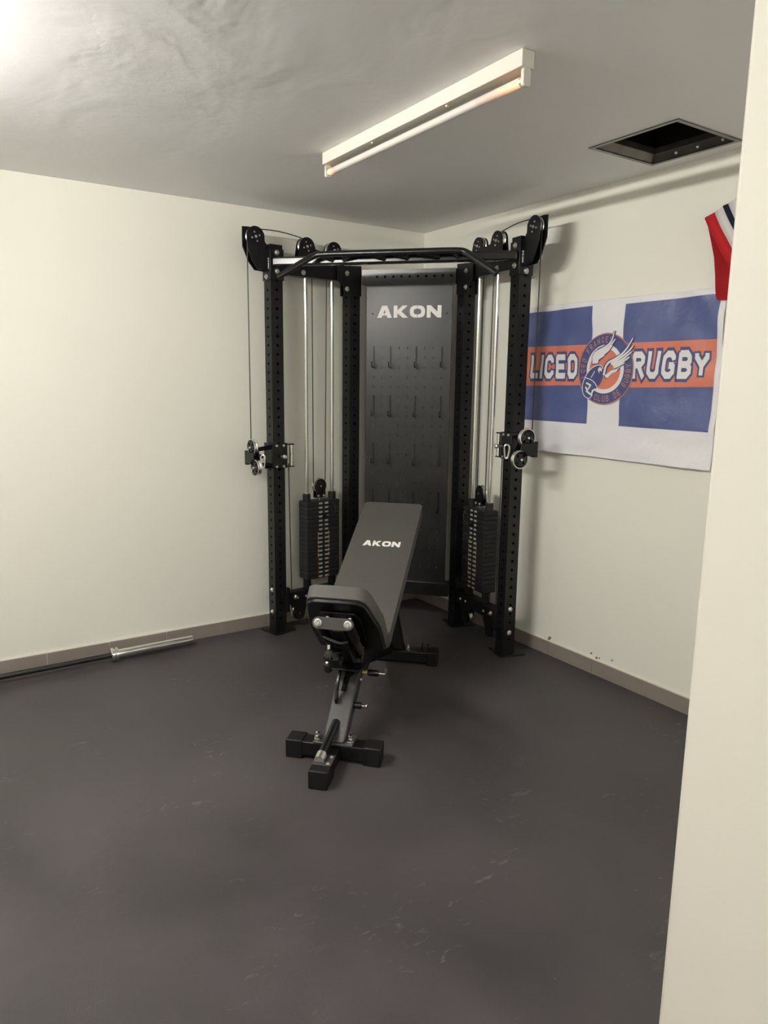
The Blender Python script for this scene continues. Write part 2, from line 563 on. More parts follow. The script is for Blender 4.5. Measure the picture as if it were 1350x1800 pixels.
# tiled baseboards: one grout strip each, tiles as pieces
def baseboard(name, length, first, pitch, fn):
    bm = bmesh.new()
    box(bm, (0, 0.0005, 0), (length, .0075, .082), fn)
    b = structure(obj(name, bm, 'grout', smooth=0))
    a = 0.0
    k = 0
    j = first
    while a < length - .05:
        e = min(j, length)
        bm = bmesh.new()
        box(bm, (a + .0015, .001, .0005), (e - .0015, .0115, .078), fn)
        obj('tile', bm, 'tile', b, bevel=.0015, smooth=0)
        a = j
        j += pitch
    return b
baseboard('baseboard_left', -XW, 1.46 - 4 * .315, .315, lambda a, d, z: Vector((-a, -d, z)))
baseboard('baseboard_right', -YW, 1.271 - 4 * .3125 + .3125, .3125, lambda a, d, z: Vector((-d, -a, z)))

# knocked-off paint by the right baseboard
for y, z, r in ((-1.268, .098, .013), (-1.262, .088, .009), (-1.565, .105, .008), (-1.60, .092, .010), (-1.62, .097, .006), (-1.70, .112, .007)):
    bm = bmesh.new()
    pl = [(y + r * random.uniform(.6, 1.1) * math.cos(k), z + r * .8 * random.uniform(.6, 1.1) * math.sin(k)) for k in [i * PI / 4 for i in range(8)]]
    prism(bm, pl, -.0012, 0, lambda a, b, h: Vector((h, a, b)))
    obj('paint_chip', bm, 'chip', wall_right, smooth=0)

# ceiling opening with its metal frame and dark duct
vent = thing('ceiling_vent', ((VX0 + VX1) / 2, (VY0 + VY1) / 2, H), 'square ceiling vent opening without a grille, dark metal frame', 'vent')
cx, cy = (VX0 + VX1) / 2, (VY0 + VY1) / 2
hw, hd = (VX1 - VX0) / 2, (VY1 - VY0) / 2
def ring_bar(name, k, sections, m):
    # mitred bar on side k: sections = list of (inset, z), swept from corner to corner
    bm = bmesh.new()
    A, B = [], []
    for ins, z in sections:
        a, b = hw - ins, hd - ins
        c = [(a, -b), (a, b), (-a, b), (-a, -b)]
        p, q = c[k], c[(k + 1) % 4]
        A.append(bm.verts.new((cx + p[0], cy + p[1], z)))
        B.append(bm.verts.new((cx + q[0], cy + q[1], z)))
    n = len(sections)
    for i in range(n):
        j = (i + 1) % n
        bm.faces.new((A[i], A[j], B[j], B[i]))
    bm.faces.new(A)
    bm.faces.new(B[::-1])
    obj(name, bm, m, vent, smooth=0)
for k in range(4):
    ring_bar('outer_lip', k, [(-.004, H - .004), (-.004, H - .0005), (.014, H - .0005), (.014, H - .004)], 'vent_metal')
    ring_bar('inner_bevel', k, [(.010, H - .002), (.010, H + .002), (.040, H + .034), (.040, H + .030)], 'vent_metal')
    ring_bar('inner_rail', k, [(.038, H + .024), (.038, H + .048), (.046, H + .048), (.046, H + .024)], 'vent_metal')
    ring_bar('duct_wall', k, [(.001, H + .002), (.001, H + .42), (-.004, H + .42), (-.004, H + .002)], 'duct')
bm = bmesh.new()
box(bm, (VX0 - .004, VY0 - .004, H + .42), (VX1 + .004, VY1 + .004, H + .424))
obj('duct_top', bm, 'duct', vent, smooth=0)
for x, y in ((VX0 + .026, -1.87), (VX1 - .026, -1.93), (VX1 - .026, -2.03), (VX1 - .026, -2.14), (VX0 + .026, -2.1)):
    bm = bmesh.new()
    lathe(bm, [(0, -.005), (.005, -.005), (.007, 0), (.007, .004)], (x, y, H + .012), (0, 0, 1), 10)
    obj('screw', bm, 'steel', vent)

# ------------------------------------------------------------------ fluorescent fittings
def fitting(x, yc, label, lit):
    t = thing('ceiling_light', (x, yc, H), label, 'ceiling light', 'bare fluorescent battens on the ceiling')
    y0, y1 = yc - .598, yc + .598
    bm = bmesh.new()
    box(bm, (x - .024, y0, H - .047), (x + .024, y1, H - .0005))
    obj('housing', bm, 'fixture', t, bevel=.002, smooth=0)
    zt = H - .078
    for yy, s in ((y0 + .002, 1), (y1 - .002, -1)):
        bm = bmesh.new()
        prism(bm, round_rect(x - .014, zt - .018, x + .014, H - .047, .008), yy, yy + s * .012, lambda a, b, h: Vector((a, h, b)))
        obj('lampholder', bm, 'fixture', t, bevel=.0015)
        bm = bmesh.new()
        lathe(bm, [(0, 0), (.0135, 0), (.0135, .012), (.012, .014), (0, .014)], (x, yy + s * .012, zt), (0, s, 0), 18)
        obj('tube_cap', bm, 'cap', t)
    a, b = y0 + .027, y1 - .027
    if lit:
        bm = bmesh.new()
        cyl(bm, (x, a, zt), (x, b, zt), .013, 16)
        obj('tube', bm, lit, t)
    else:
        bm = bmesh.new()
        cyl(bm, (x, a + .19, zt), (x, b - .06, zt), .013, 20)
        obj('tube', bm, 'tube_off', t)
        for y_end, s, L in ((a, 1, .19), (b, -1, .06)):
            bm = bmesh.new()
            lathe(bm, [(0, 0), (.013, 0), (.013, L), (0, L)], (0, 0, 0), (0, 0, 1), 20)
            link('tube_end', to_mesh('tube_end', bm, 'tube_glow'), t, axis_matrix((x, y_end, zt), (0, s, 0)), label='tube end glowing orange')
    for yy in (yc - .23, yc + .23):
        bm = bmesh.new()
        lathe(bm, [(0, -.006), (.005, -.0055), (.007, -.002), (.007, 0)], (x - .006, yy, H - .047), (0, 0, 1), 12)
        obj('screw', bm, 'brass', t)
    return t
fitting(-1.325, -1.693, 'white batten with a dim fluorescent tube glowing orange at its end', None)
fitting(-3.20, -1.60, 'white batten with a bright fluorescent tube above the barbell', 'tube_on')
fitting(-3.00, -4.80, 'added unseen white batten with a lit fill tube near the rear wall', 'tube_fill_rear')  # added lamp behind the camera, lifts the overall light
fitting(-.95, -4.60, 'added unseen white batten with a lit fill tube behind the partition', 'tube_fill_right')  # added lamp hidden by the partition, brightens the right wall

# ================================================================== FUNCTIONAL TRAINER
A0 = math.radians(45 - 1.75)
DV = Vector((math.cos(A0), math.sin(A0)))            # into the corner
NV = Vector((DV.y, -DV.x))                           # to the right along the machine's front
P0 = Vector((-0.5834, -0.5480))
def MF(T, L, z):                                     # machine frame
    q = P0 + DV * T + NV * L
    return Vector((q.x, q.y, z))
O_L = Vector((-1.172, -0.178))
TH = math.radians(5)
E_L, F_L = Vector((math.cos(TH), math.sin(TH))), Vector((-math.sin(TH), math.cos(TH)))
def refl(q):
    r = q - P0
    return P0 + DV * (2 * r.dot(DV)) - r
def SFN(side):
    def fn(s, u, z):
        q = O_L + E_L * s + F_L * u
        if side > 0:
            q = refl(q)
        return Vector((q.x, q.y, z))
    return fn

trainer = thing('functional_trainer', (P0.x, P0.y, 0), 'tall black corner cable machine with pull-up bar, pegboard and two weight stacks', 'gym machine')

# shared meshes ----------------------------------------------------
bm = bmesh.new()
lathe(bm, [(0, 0), (.0145, 0), (.0145, .002), (.0125, .003), (.0095, .003), (.0095, .007), (.007, .0105), (.004, .0105), (.004, .006), (0, .006)], n=18)
ME_BOLT = to_mesh('bolt', bm, 'steel')
bm = bmesh.new()
lathe(bm, [(0, 0), (.008, 0), (.008, .003), (.006, .006), (0, .0065)], n=14)
ME_SMALLBOLT = to_mesh('small_bolt', bm, 'steel')
bm = bmesh.new()
lathe(bm, [(0, 0), (.005, 0), (.005, .002), (0, .0035)], n=10)
ME_BLACKBOLT = to_mesh('rivet', bm, 'gloss')
PR = .048
bm = bmesh.new()
lathe(bm, [(.0425, -.0105), (PR - .001, -.0105), (PR, -.009), (PR, -.007), (PR - .0065, -.0015), (PR - .0065, .0015), (PR, .007), (PR, .009), (PR - .001, .0105), (.0425, .0105), (.039, .0015), (.039, -.0015)], n=36, closed=True)
ME_PULLEY = to_mesh('pulley', bm, 'alu')
bm = bmesh.new()
for side in (-1, 1):
    hh = side * .0098
    for q in range(4):
        a0 = q * 90
        def pt(r, a):
            return Vector((r * math.cos(math.radians(a)), r * math.sin(math.radians(a)), 0))
        outer = [pt(.0425, a0 + 45), pt(.0425, a0 + 67), pt(.0425, a0 + 90), pt(.020, a0 + 90), pt(.0085, a0 + 90), pt(.0085, a0 + 45), pt(.0085, a0), pt(.020, a0)]
        outer = [pt(.0425, a0), pt(.0425, a0 + 30), pt(.0425, a0 + 60), pt(.0425, a0 + 90), pt(.021, a0 + 90), pt(.0085, a0 + 90), pt(.0085, a0), pt(.021, a0)]
        c = pt(.0255, a0 + 45)
        inner = []
        for p in outer:
            d = (p - c).normalized()
            inner.append(c + d * .0080)
        O = [bm.verts.new(p + Vector((0, 0, hh))) for p in outer]
        I = [bm.verts.new(p + Vector((0, 0, hh))) for p in inner]
        D = [bm.verts.new(Vector((p.x, p.y, 0))) for p in inner]
        for k in range(8):
            j = (k + 1) % 8
            bm.faces.new((O[k], O[j], I[j], I[k]))
            bm.faces.new((I[k], I[j], D[j], D[k]))
lathe(bm, [(.0425, -.0098), (.0425, -.0085)], n=36)
lathe(bm, [(.0425, .0085), (.0425, .0098)], n=36)
lathe(bm, [(.0085, -.0098), (.013, -.0115), (.013, .0115), (.0085, .0098)], n=18)
bmesh.ops.remove_doubles(bm, verts=bm.verts, dist=1e-5)
ME_WEB = to_mesh('pulley_web', bm, 'gloss')
bm = bmesh.new()
lathe(bm, [(0, -.021), (.006, -.021), (.0075, -.018), (.0075, .018), (.006, .021), (0, .021)], n=12)
ME_AXLE = to_mesh('axle_bolt', bm, 'chrome')

def bolt(p, axis, parent=trainer, me=None, label=None):
    return link('bolt', me or ME_BOLT, parent, axis_matrix(p, axis), label=label)

def pulley(p, axis, parent=trainer, axle=True):
    mw = axis_matrix(p, axis)
    o = link('pulley', ME_PULLEY, parent, mw)
    link('pulley_web', ME_WEB, o, mw)
    if axle:
        link('axle_bolt', ME_AXLE, o, mw)
    return o

PW = .075                                            # post width
def post(name, fn, s0, z1, parent=trainer):
    bm = bmesh.new()
    zs = [0.0, .02]
    k0 = .02
    while k0 < z1 - .06:
        zs.append(k0 + .05)
        k0 += .05
    zs.append(z1)
    n = len(zs) - 1
    faces = (lambda a, b, h: fn(s0 + a, h, b), lambda a, b, h: fn(s0 + a, PW - h, b),
             lambda a, b, h: fn(s0 + h, a, b), lambda a, b, h: fn(s0 + PW - h, a, b))
    for g in faces:
        def hole(i, j):
            if j == 0 or j == n - 1 or j < 2:
                return None
            c = (zs[j] + zs[j + 1]) / 2
            return [(PW / 2 + .0082 * math.cos(k * PI / 4), c + .0082 * math.sin(k * PI / 4)) for k in range(8)]
        perforated(bm, [0, PW], zs, hole, g, .004)
    bm.faces.new([bm.verts.new(fn(s0 + a, b, z1)) for a, b in ((0, 0), (PW, 0), (PW, PW), (0, PW))])
    bmesh.ops.remove_doubles(bm, verts=bm.verts, dist=1e-5)
    return obj(name, bm, 'black', parent, smooth=0)

ME_PLATE = None
TOPZ = 2.235
for side, zc in ((-1, 1.075), (1, 1.175)):
    F = SFN(side)
    def D(ds, du, dz=0, F=F):
        return F(ds, du, dz) - F(0, 0, 0)
    inw = D(0, -1)                                   # toward the machine's inside
    # posts and feet
    post('front_post', F, 0, TOPZ)
    post('rear_post', F, .535, 2.175)
    for s0, nm in ((0, 'front_foot'), (.535, 'rear_foot')):
        bm = bmesh.new()
        pl = [(-.012, -.018), (.03, -.024), (PW + .0, -.012), (PW + .035, .0), (PW + .062, -.002), (PW + .066, .018), (PW + .03, .035), (PW + .012, PW + .012), (.04, PW + .018), (-.0, PW + .03), (-.004, PW + .058), (-.03, PW + .058), (-.026, PW + .02), (-.016, .03)]
        prism(bm, [(s0 + a, b) for a, b in pl], 0, .007, lambda a, b, h: F(a, b, h))
        obj(nm, bm, 'black', trainer, bevel=.002)
    # top cross member and brackets
    bm = bmesh.new()
    box(bm, (PW, .006, 2.083), (.535, .069, 2.163), F)
    obj('top_rail', bm, 'black', trainer, bevel=.004)
    bm = bmesh.new()
    box(bm, (-.006, -.006, 2.045), (PW + .006, PW + .006, 2.212), F)
    obj('top_bracket', bm, 'black', trainer, bevel=.003)
    bm = bmesh.new()
    prism(bm, [(.44, 2.085), (.49, 2.045), (.49, 2.005), (.616, 2.005), (.616, 2.18), (.44, 2.165)], -.006, 0, lambda a, b, h: F(a, h, b))
    prism(bm, [(.52, 2.005), (.616, 2.005), (.616, 2.18), (.52, 2.18)], PW, PW + .006, lambda a, b, h: F(a, h, b))
    obj('top_bracket', bm, 'black', trainer, bevel=.002)
    for s, z in ((.037, 2.095), (.037, 2.192)):
        bolt(F(s, -.006, z), inw)
    for u, z in ((.037, 2.066), (.037, 2.190)):
        bolt(F(-.006, u, z), D(-1, 0))
    for s, z in ((.510, 2.128), (.510, 2.040)):
        bolt(F(s, -.006, z), inw)
    bolt(F(.215, .006, 2.105), inw)
    # little white name running down the post's outer face
    bm = bmesh.new()
    put_wide(bm, lambda a, b, h: F(-.006 - h, .013 - b, 2.135 - a), .060, .011, .0006)
    obj('lettering', bm, 'white_ink', trainer, smooth=0, label='small white name on the post')
    # front pulley housing
    pc = (-.078, 2.265)
    front = arc(pc[0], pc[1], .054, 15, 185, 14) + [(-.128, 2.20), (-.100, 2.135), (-.070, 2.100), (-.006, 2.092), (-.006, 2.225), (-.024, 2.245)]
    rear = [(-.140, 2.315), (-.105, 2.318)] + arc(pc[0], pc[1], .052, 80, 15, 6) + [(-.024, 2.245), (-.006, 2.225), (-.006, 2.092), (-.070, 2.095), (-.105, 2.135), (-.140, 2.21)]
    bm = bmesh.new()
    prism(bm, front, .0375 - .021, .0375 - .015, lambda a, b, h: F(a, h, b))
    prism(bm, rear, .0375 + .015, .0375 + .021, lambda a, b, h: F(a, h, b))
    box(bm, (-.05, .0375 - .015, 2.10), (-.006, .0375 + .015, 2.19), F)
    obj('pulley_housing', bm, 'black', trainer, bevel=.0015)
    pu = pulley(F(pc[0], .0375, pc[1]), inw, axle=False)
    bolt(F(pc[0], .0375 - .021, pc[1]), inw, pu, ME_SMALLBOLT)
    for k in range(4):
        a = math.radians(20 + 90 * k)
        bolt(F(pc[0] + .024 * math.cos(a), .0375 - .0205, pc[1] + .024 * math.sin(a)), inw, pu, ME_SMALLBOLT).matrix_basis @= Matrix.Scale(.62, 4)
    # twin pulley hump on the rail
    h1, h2, hz = .249, .437, 2.252
    hump = [(.185, 2.163), (.193, 2.215)] + arc(h1, hz, .050, 165, 15, 12) + [(.306, 2.243), (.343, 2.236), (.382, 2.243)] + arc(h2, hz, .047, 165, 20, 12) + [(.500, 2.215), (.505, 2.163)]
    bm = bmesh.new()
    prism(bm, hump, .0375 - .021, .0375 - .015, lambda a, b, h: F(a, h, b))
    prism(bm, hump, .0375 + .015, .0375 + .021, lambda a, b, h: F(a, h, b))
    obj('pulley_bracket', bm, 'black', trainer, bevel=.0015)
    for hs in (h1, h2):
        pu = pulley(F(hs, .0375, hz), inw, axle=False)
        bolt(F(hs, .0375 - .021, hz), inw, pu, ME_SMALLBOLT)
        for k in range(4):
            a = math.radians(20 + 90 * k)
            bolt(F(hs + .024 * math.cos(a), .0375 - .0205, hz + .024 * math.sin(a)), inw, pu, ME_SMALLBOLT).matrix_basis @= Matrix.Scale(.62, 4)
    # guide rods
    for s in (.246, .430):
        bm = bmesh.new()
        cyl(bm, F(s, .0375, .245), F(s, .0375, 2.085), .0115, 18)
        obj('guide_rod', bm, 'chrome', trainer)
    # bottom rail with hanging pulleys
    bm = bmesh.new()
    box(bm, (PW, .008, .165), (.535, .067, .24), F)
    obj('bottom_rail', bm, 'black', trainer, bevel=.004)
    bm = bmesh.new()
    box(bm, (PW - .001, -.005, .125), (PW + .024, PW + .005, .275), F)
    obj('bottom_bracket', bm, 'black', trainer, bevel=.003)
    for ls in (.180, .440):
        bm = bmesh.new()
        pl = [(ls - .045, .215), (ls - .045, .16), (ls - .030, .09)] + arc(ls, .085, .030, 190, 350, 8) + [(ls + .034, .10), (ls + .07, .175), (ls + .07, .215)]
        prism(bm, pl, .0375 - .021, .0375 - .0155, lambda a, b, h: F(a, h, b))
        prism(bm, pl, .0375 + .0155, .0375 + .021, lambda a, b, h: F(a, h, b))
        obj('pulley_hanger', bm, 'black', trainer, bevel=.0015)
        pulley(F(ls, .0375, .095), inw)
        for ds in (-.02, .04):
            bolt(F(ls + ds, .008, .20), inw, me=ME_SMALLBOLT)
    for u, z in ((.037, .271), (.037, .135)):
        bolt(F(0, u, z), D(-1, 0))
    bolt(F(.145, .008, .208), inw)
    # weight stack
    c = .338
    x0 = F(c, .0375, 0)
    ex, ey = D(1, 0), D(0, 1)
    if ME_PLATE is None:
        bm = bmesh.new()
        box(bm, (-.118, -.046, .0006), (.118, .046, .0262))
        bmesh.ops.bevel(bm, geom=[e for e in bm.edges], offset=.0022, segments=1, affect='EDGES')
        ME_PLATE = to_mesh('weight_plate', bm, 'plate', 0)
        ME_STICK = []
        for sx in (-1, 1):
            bm = bmesh.new()
            prism(bm, round_rect(sx * .0215 - .0125, .007, sx * .0215 + .0125, .0175, .002, 2), -.0468, -.046, lambda a, b, h: Vector((a, h, b)))
            ME_STICK.append(to_mesh('weight_sticker', bm, 'sticker', 0))
        ME_MARK = {}
        for key in ('yellow', 'red_mark'):
            ME_MARK[key] = []
            for sx in (-1, 1):
                bm = bmesh.new()
                box(bm, (sx * .039 - .0019, -.0470, .004), (sx * .039 + .0019, -.046, .0235))
                ME_MARK[key].append(to_mesh('colour_mark', bm, key, 0))
    a_dir = ex if side < 0 else -ex                  # keep the plate frame right-handed
    mw0 = Matrix(((a_dir.x, ey.x, 0, 0), (a_dir.y, ey.y, 0, 0), (0, 0, 1, 0), (0, 0, 0, 1)))
    NPL = 18
    for k in range(NPL):
        mw = Matrix.Translation(Vector((x0.x, x0.y, .785 - .0268 * (k + 1)))) @ mw0
        pl = link('weight_plate', ME_PLATE, trainer, mw)
        for me_ in ME_STICK:
            link('weight_sticker', me_, pl, mw)
        if k >= 7:
            for me_ in ME_MARK['yellow' if k < (13 if side < 0 else 15) else 'red_mark']:
                link('colour_mark', me_, pl, mw)
    for s in (.246, .430):
        bm = bmesh.new()
        lathe(bm, [(.0118, 0), (.0235, 0), (.0235, .042), (.0215, .044), (.0118, .044)], F(s, .0375, .785), (0, 0, 1), 20, closed=True)
        obj('rod_bushing', bm, 'plate', trainer)
        bm = bmesh.new()
        lathe(bm, [(.0118, 0), (.024, 0), (.024, .055), (.0118, .055)], F(s, .0375, .245), (0, 0, 1), 18, closed=True)
        obj('stack_buffer', bm, 'rubber', trainer)
    # travelling pulley on top of the stack
    zp = .872
    bm = bmesh.new()
    fk = arc(c, zp, .030, 0, 180, 10) + [(c - .032, .820), (c - .032, .803), (c + .032, .803), (c + .032, .820)]
    prism(bm, fk, .0375 - .020, .0375 - .015, lambda a, b, h: F(a, h, b))
    prism(bm, fk, .0375 + .015, .0375 + .020, lambda a, b, h: F(a, h, b))
    box(bm, (c - .032, .0375 - .020, .800), (c + .032, .0375 + .020, .806), F)
    obj('pulley_fork', bm, 'black', trainer, bevel=.001)
    pulley(F(c, .0375, zp), inw)
    bm = bmesh.new()
    cyl(bm, F(c, .0375, .780), F(c, .0375, .822), .007, 12)
    lathe(bm, [(0, 0), (.011, 0), (.011, .010), (0, .010)], F(c, .0375, .806), (0, 0, 1), 6)
    obj('selector_rod', bm, 'chrome', trainer)
    for ds in (-.020, .020):
        bolt(F(c + ds, .0375 - .020, .812), inw, me=ME_SMALLBOLT)
    # selector pin with its cord
    zpin = .785 - .0268 * 3.5
    bm = bmesh.new()
    cyl(bm, F(c + .002, -.0095, zpin), F(c + .002, -.036, zpin), .010, 12)
    obj('selector_pin', bm, 'gloss', trainer)
    bm = bmesh.new()
    pts = smooth_path([F(c + .004, -.034, zpin), F(c + .045, -.04, zpin + .006), F(c + .078, -.035, zpin + .035), F(c + .062, -.02, .775), F(c + .03, .0, .800)], 3)
    sweep(bm, pts, .0018, 6)
    obj('pin_cord', bm, 'cable', trainer)
    # cables
    rc = PR - .0055
    bm = bmesh.new()
    top = [F(pc[0] + rc * math.cos(math.radians(a)), .0375, pc[1] + rc * math.sin(math.radians(a))) for a in range(180, 80, -10)]
    zA = zc + .055
    pts = [F(pc[0] - rc, .0375, zA + .004), F(pc[0] - rc, .0375, zA + .03)] + [F(pc[0] - rc, .0375, 1.6)] + top
    sag = .012
    t2 = [F(h1 + rc * math.cos(math.radians(a)), .0375, hz + rc * math.sin(math.radians(a))) for a in range(100, -10, -10)]
    pA, pB = Vector(top[-1]), Vector(t2[0])
    pts += [pA.lerp(pB, q / 6) + Vector((0, 0, sag * math.sin(PI * q / 6))) for q in range(1, 6)] + t2
    b2 = [F(c + rc * math.cos(math.radians(a)), .0375, zp + rc * math.sin(math.radians(a))) for a in range(180, 361, 12)]
    t3 = [F(h2 + rc * math.cos(math.radians(a)), .0375, hz + rc * math.sin(math.radians(a))) for a in range(180, 60, -10)]
    pts += b2 + t3
    sweep(bm, pts, .0029, 6)
    obj('cable', bm, 'cable', trainer)
    bm = bmesh.new()
    b3 = [F(.180 + rc * math.cos(math.radians(a)), .0375, .095 + rc * math.sin(math.radians(a))) for a in range(180, 271, 15)]
    b4 = [F(.440 + rc * math.cos(math.radians(a)), .0375, .095 + rc * math.sin(math.radians(a))) for a in range(270, 361, 15)]
    pts = [F(.180 - rc, .0375, zc - .07), F(.180 - rc, .0375, .6)] + b3 + b4 + [F(.440 + rc, .0375, .20)]
    pts[0] = F(.112, .02, zc - .05)
    pts[1] = F(.118, .02, .6)
    sweep(bm, pts, .0029, 6)
    obj('cable', bm, 'cable', trainer)
    # height-adjustable carriage
    bm = bmesh.new()
    pl = [(-.012, -.012), (PW + .012, -.012), (PW + .012, PW + .012), (-.012, PW + .012)]
    z0, z1 = zc - .072, zc + .072
    for a, b, cc, d in ((-.012, -.012, PW + .012, -.001), (-.012, PW + .001, PW + .012, PW + .012), (-.012, -.001, -.001, PW + .001), (PW + .001, -.001, PW + .012, PW + .001)):
        box(bm, (a, b, z0), (cc, d, z1), F)
    car = obj('carriage', bm, 'black', trainer, bevel=.003)
    for zz in (zc + .060, zc - .068):
        bm = bmesh.new()
        prism(bm, [(PW + .012, -.012)] + arc(.120, -.002, .016, -90, 90, 6) + [(PW + .012, .03)], zz, zz + .006, lambda a, b, h: F(a, b, h))
        obj('roller_bracket', bm, 'black', car)
        bm = bmesh.new()
        prism(bm, [(-.012, -.018)] + arc(-.045, -.012, .016, -90, -270, 6) + [(-.012, .02)], zz, zz + .006, lambda a, b, h: F(a, b, h))
        obj('roller_bracket', bm, 'black', car)
    bm = bmesh.new()
    cyl(bm, F(.118, -.002, zc - .062), F(.118, -.002, zc + .060), .0115, 16)
    obj('roller', bm, 'chrome', car)
    for zz in (zc + .058, zc - .062):
        for s in (.015, .062):
            bolt(F(s, -.012, zz), inw, car, ME_SMALLBOLT)
    bm = bmesh.new()
    cyl(bm, F(.030, -.012, zc), F(.030, -.040, zc), .010, 14)
    obj('plunger_sleeve', bm, 'gloss', car)
    bm = bmesh.new()
    lathe(bm, [(0, 0), (.005, 0), (.005, .022), (.010, .027), (.014, .036), (.013, .044), (.008, .048), (0, .048)], F(.030, -.038, zc), inw, 16)
    obj('plunger_knob', bm, 'steel', car)
    bm = bmesh.new()
    for zz in (zc + .050, zc - .055):
        cyl(bm, F(-.012, .012, zz), F(-.105, .010, zz * .8 + zc * .2), .0125, 12)
    obj('swivel_arm', bm, 'black', car)
    ax = -.135
    uA, zA, uB, zB = -.005, zc + .055, -.043, zc - .055
    bm = bmesh.new()
    pl = [(uA - .030, zA - .005), (uA + .024, zA + .004), (uA + .046, zA - .045), (uA + .044, zB + .02), (uB + .024, zB - .010), (uB - .024, zB + .004), (uB - .032, zB + .030), (uA - .052, zc + .016)]
    prism(bm, pl, ax + .014, ax + .019, lambda a, b, h: F(h, a, b))
    pl = [(uA - .036, zc + .028), (uA + .010, zc + .026), (uA + .044, zc + .030), (uA + .044, zB + .02), (uB + .036, zB + .016), (uB + .020, zB + .040), (uB - .005, zB + .046), (uA - .046, zc + .004)]
    prism(bm, pl, ax - .019, ax - .014, lambda a, b, h: F(h, a, b))
    box(bm, (ax - .019, uA + .038, zc - .045), (ax + .019, uA + .060, zc + .035), F)
    obj('pulley_block', bm, 'black', car, bevel=.0015)
    for uu, zz in ((uA, zA), (uB, zB)):
        pulley(F(ax, uu, zz), D(-1, 0))
    bm = bmesh.new()
    lathe(bm, [(0, 0), (.008, .002), (.012, .012), (.010, .024), (.004, .03), (0, .03)], F(ax, uB - .045, zc + .014), inw, 14)
    obj('cable_stop', bm, 'rubber', car)
    bm = bmesh.new()
    cu, cz = uB - .082, zc - .012
    loop = [(.0, .036), (.010, .030), (.013, .018), (.009, -.012), (.006, -.030), (0, -.037), (-.006, -.030), (-.007, -.012), (-.010, .018), (-.008, .030)]
    loop = [F(ax - a * .75, cu + a * .9, cz + b) for a, b in loop]
    for _ in range(2):
        q = []
        for i in range(len(loop)):
            a, b = loop[i], loop[(i + 1) % len(loop)]
            q += [a.lerp(b, .25), a.lerp(b, .75)]
        loop = q
    sweep(bm, loop, .0042, 8, closed=True)
    obj('carabiner', bm, 'steel', car, label='silver snap hook')

# straight crossbar between the front posts and the multi-grip pull-up bar
bm = bmesh.new()
CT, CZ = -.165, 2.14
box(bm, (CT - .024, -.662, CZ - .024), (CT + .024, .662, CZ + .024), MF)
obj('crossbar', bm, 'bar_black', trainer, bevel=.010, segs=4)
bm = bmesh.new()
TT, TZ = -.245, 2.160
pts = [MF(TT - .085, -.572, TZ - .125), MF(TT - .045, -.480, TZ - .062), MF(TT, -.402, TZ - .006), MF(TT, -.360, TZ)]
pts += [MF(TT, q, TZ) for q in (-.2, 0, .2)]
pts += [MF(TT, .365, TZ), MF(TT, .407, TZ - .006), MF(TT - .045, .480, TZ - .062), MF(TT - .085, .572, TZ - .127)]
full = [pts[0], pts[1]] + smooth_path(pts[1:5], 2)[1:] + smooth_path(pts[5:10], 2) + [pts[10]]
sweep(bm, full, .0165, 14)
obj('pull_up_bar', bm, 'bar_black', trainer)
for a, b in ((-.36, -.315), (-.20, -.25), (-.09, -.03), (.035, .095), (.16, .26), (.34, .355)):
    bm = bmesh.new()
    cyl(bm, MF(TT, a, TZ - .004), MF(CT - .022, b, CZ), .0145, 12)
    obj('grip_strut', bm, 'black', trainer)

# back cross members and pegboard
def rail(z0, z1, name, holes):
    bm = bmesh.new()
    if holes:
        w = .583
        xs = [-.283] + [-.283 + .044 + .0495 * k - .02475 for k in range(11)] + [-.283 + .044 + .0495 * 10 + .02475, .283]
        xs = sorted(set([round(x, 5) for x in xs]))
        c = (z0 + z1) / 2
        def hole(i, j):
            if i == 0 or i == len(xs) - 2:
                return None
            m = (xs[i] + xs[i + 1]) / 2
            return [(m + .0082 * math.cos(k * PI / 4), c + .0082 * math.sin(k * PI / 4)) for k in range(8)]
        perforated(bm, xs, [z0, z1], hole, lambda a, b, h: MF(.300 + h, a, b), .004)
        for a, b in (((.300, z0), (.372, z0)), ((.372, z0), (.372, z1)), ((.372, z1), (.300, z1))):
            bm.faces.new([bm.verts.new(p) for p in (MF(a[0], -.283, a[1]), MF(b[0], -.283, b[1]), MF(b[0], .283, b[1]), MF(a[0], .283, a[1]))])
        bmesh.ops.remove_doubles(bm, verts=bm.verts, dist=1e-5)
    else:
        box(bm, (.300, -.290, z0), (.372, .290, z1), MF)
    obj(name, bm, 'rail' if holes else 'black', trainer, bevel=0 if holes else .004, smooth=0)
rail(2.074, 2.158, 'back_rail', True)
rail(.175, .262, 'back_rail', False)

PT = .332
bm = bmesh.new()
cols = [-.212 + .0525 * k for k in range(9)]
rows = [1.705 - .0588 * k for k in range(24)]
xs = [-.260] + [(a + b) / 2 for a, b in zip([cols[0] - .0525] + cols, cols + [cols[-1] + .0525])] + [.262]
xs[1] = cols[0] - .026
ys = sorted([r - .0294 for r in rows] + [rows[0] + .0294])
ys = [.262] + ys + [2.072]
def slot(i, j):
    if i in (0, len(xs) - 2) or j in (0, len(ys) - 2):
        return None
    x, y = (xs[i] + xs[i + 1]) / 2, (ys[j] + ys[j + 1]) / 2
    a, b = .0014, .0085
    return [(x + a, y), (x + a, y + b), (x, y + b), (x - a, y + b), (x - a, y), (x - a, y - b), (x, y - b), (x + a, y - b)]
perforated(bm, xs, ys, slot, lambda a, b, h: MF(PT + h, a, b), .002)
for a in (-.260, .262):
    s = 1 if a > 0 else -1
    bm.faces.new([bm.verts.new(p) for p in (MF(PT, a, .262), MF(PT + .022, a, .262), MF(PT + .022, a, 2.072), MF(PT, a, 2.072))])
bmesh.ops.remove_doubles(bm, verts=bm.verts, dist=1e-5)
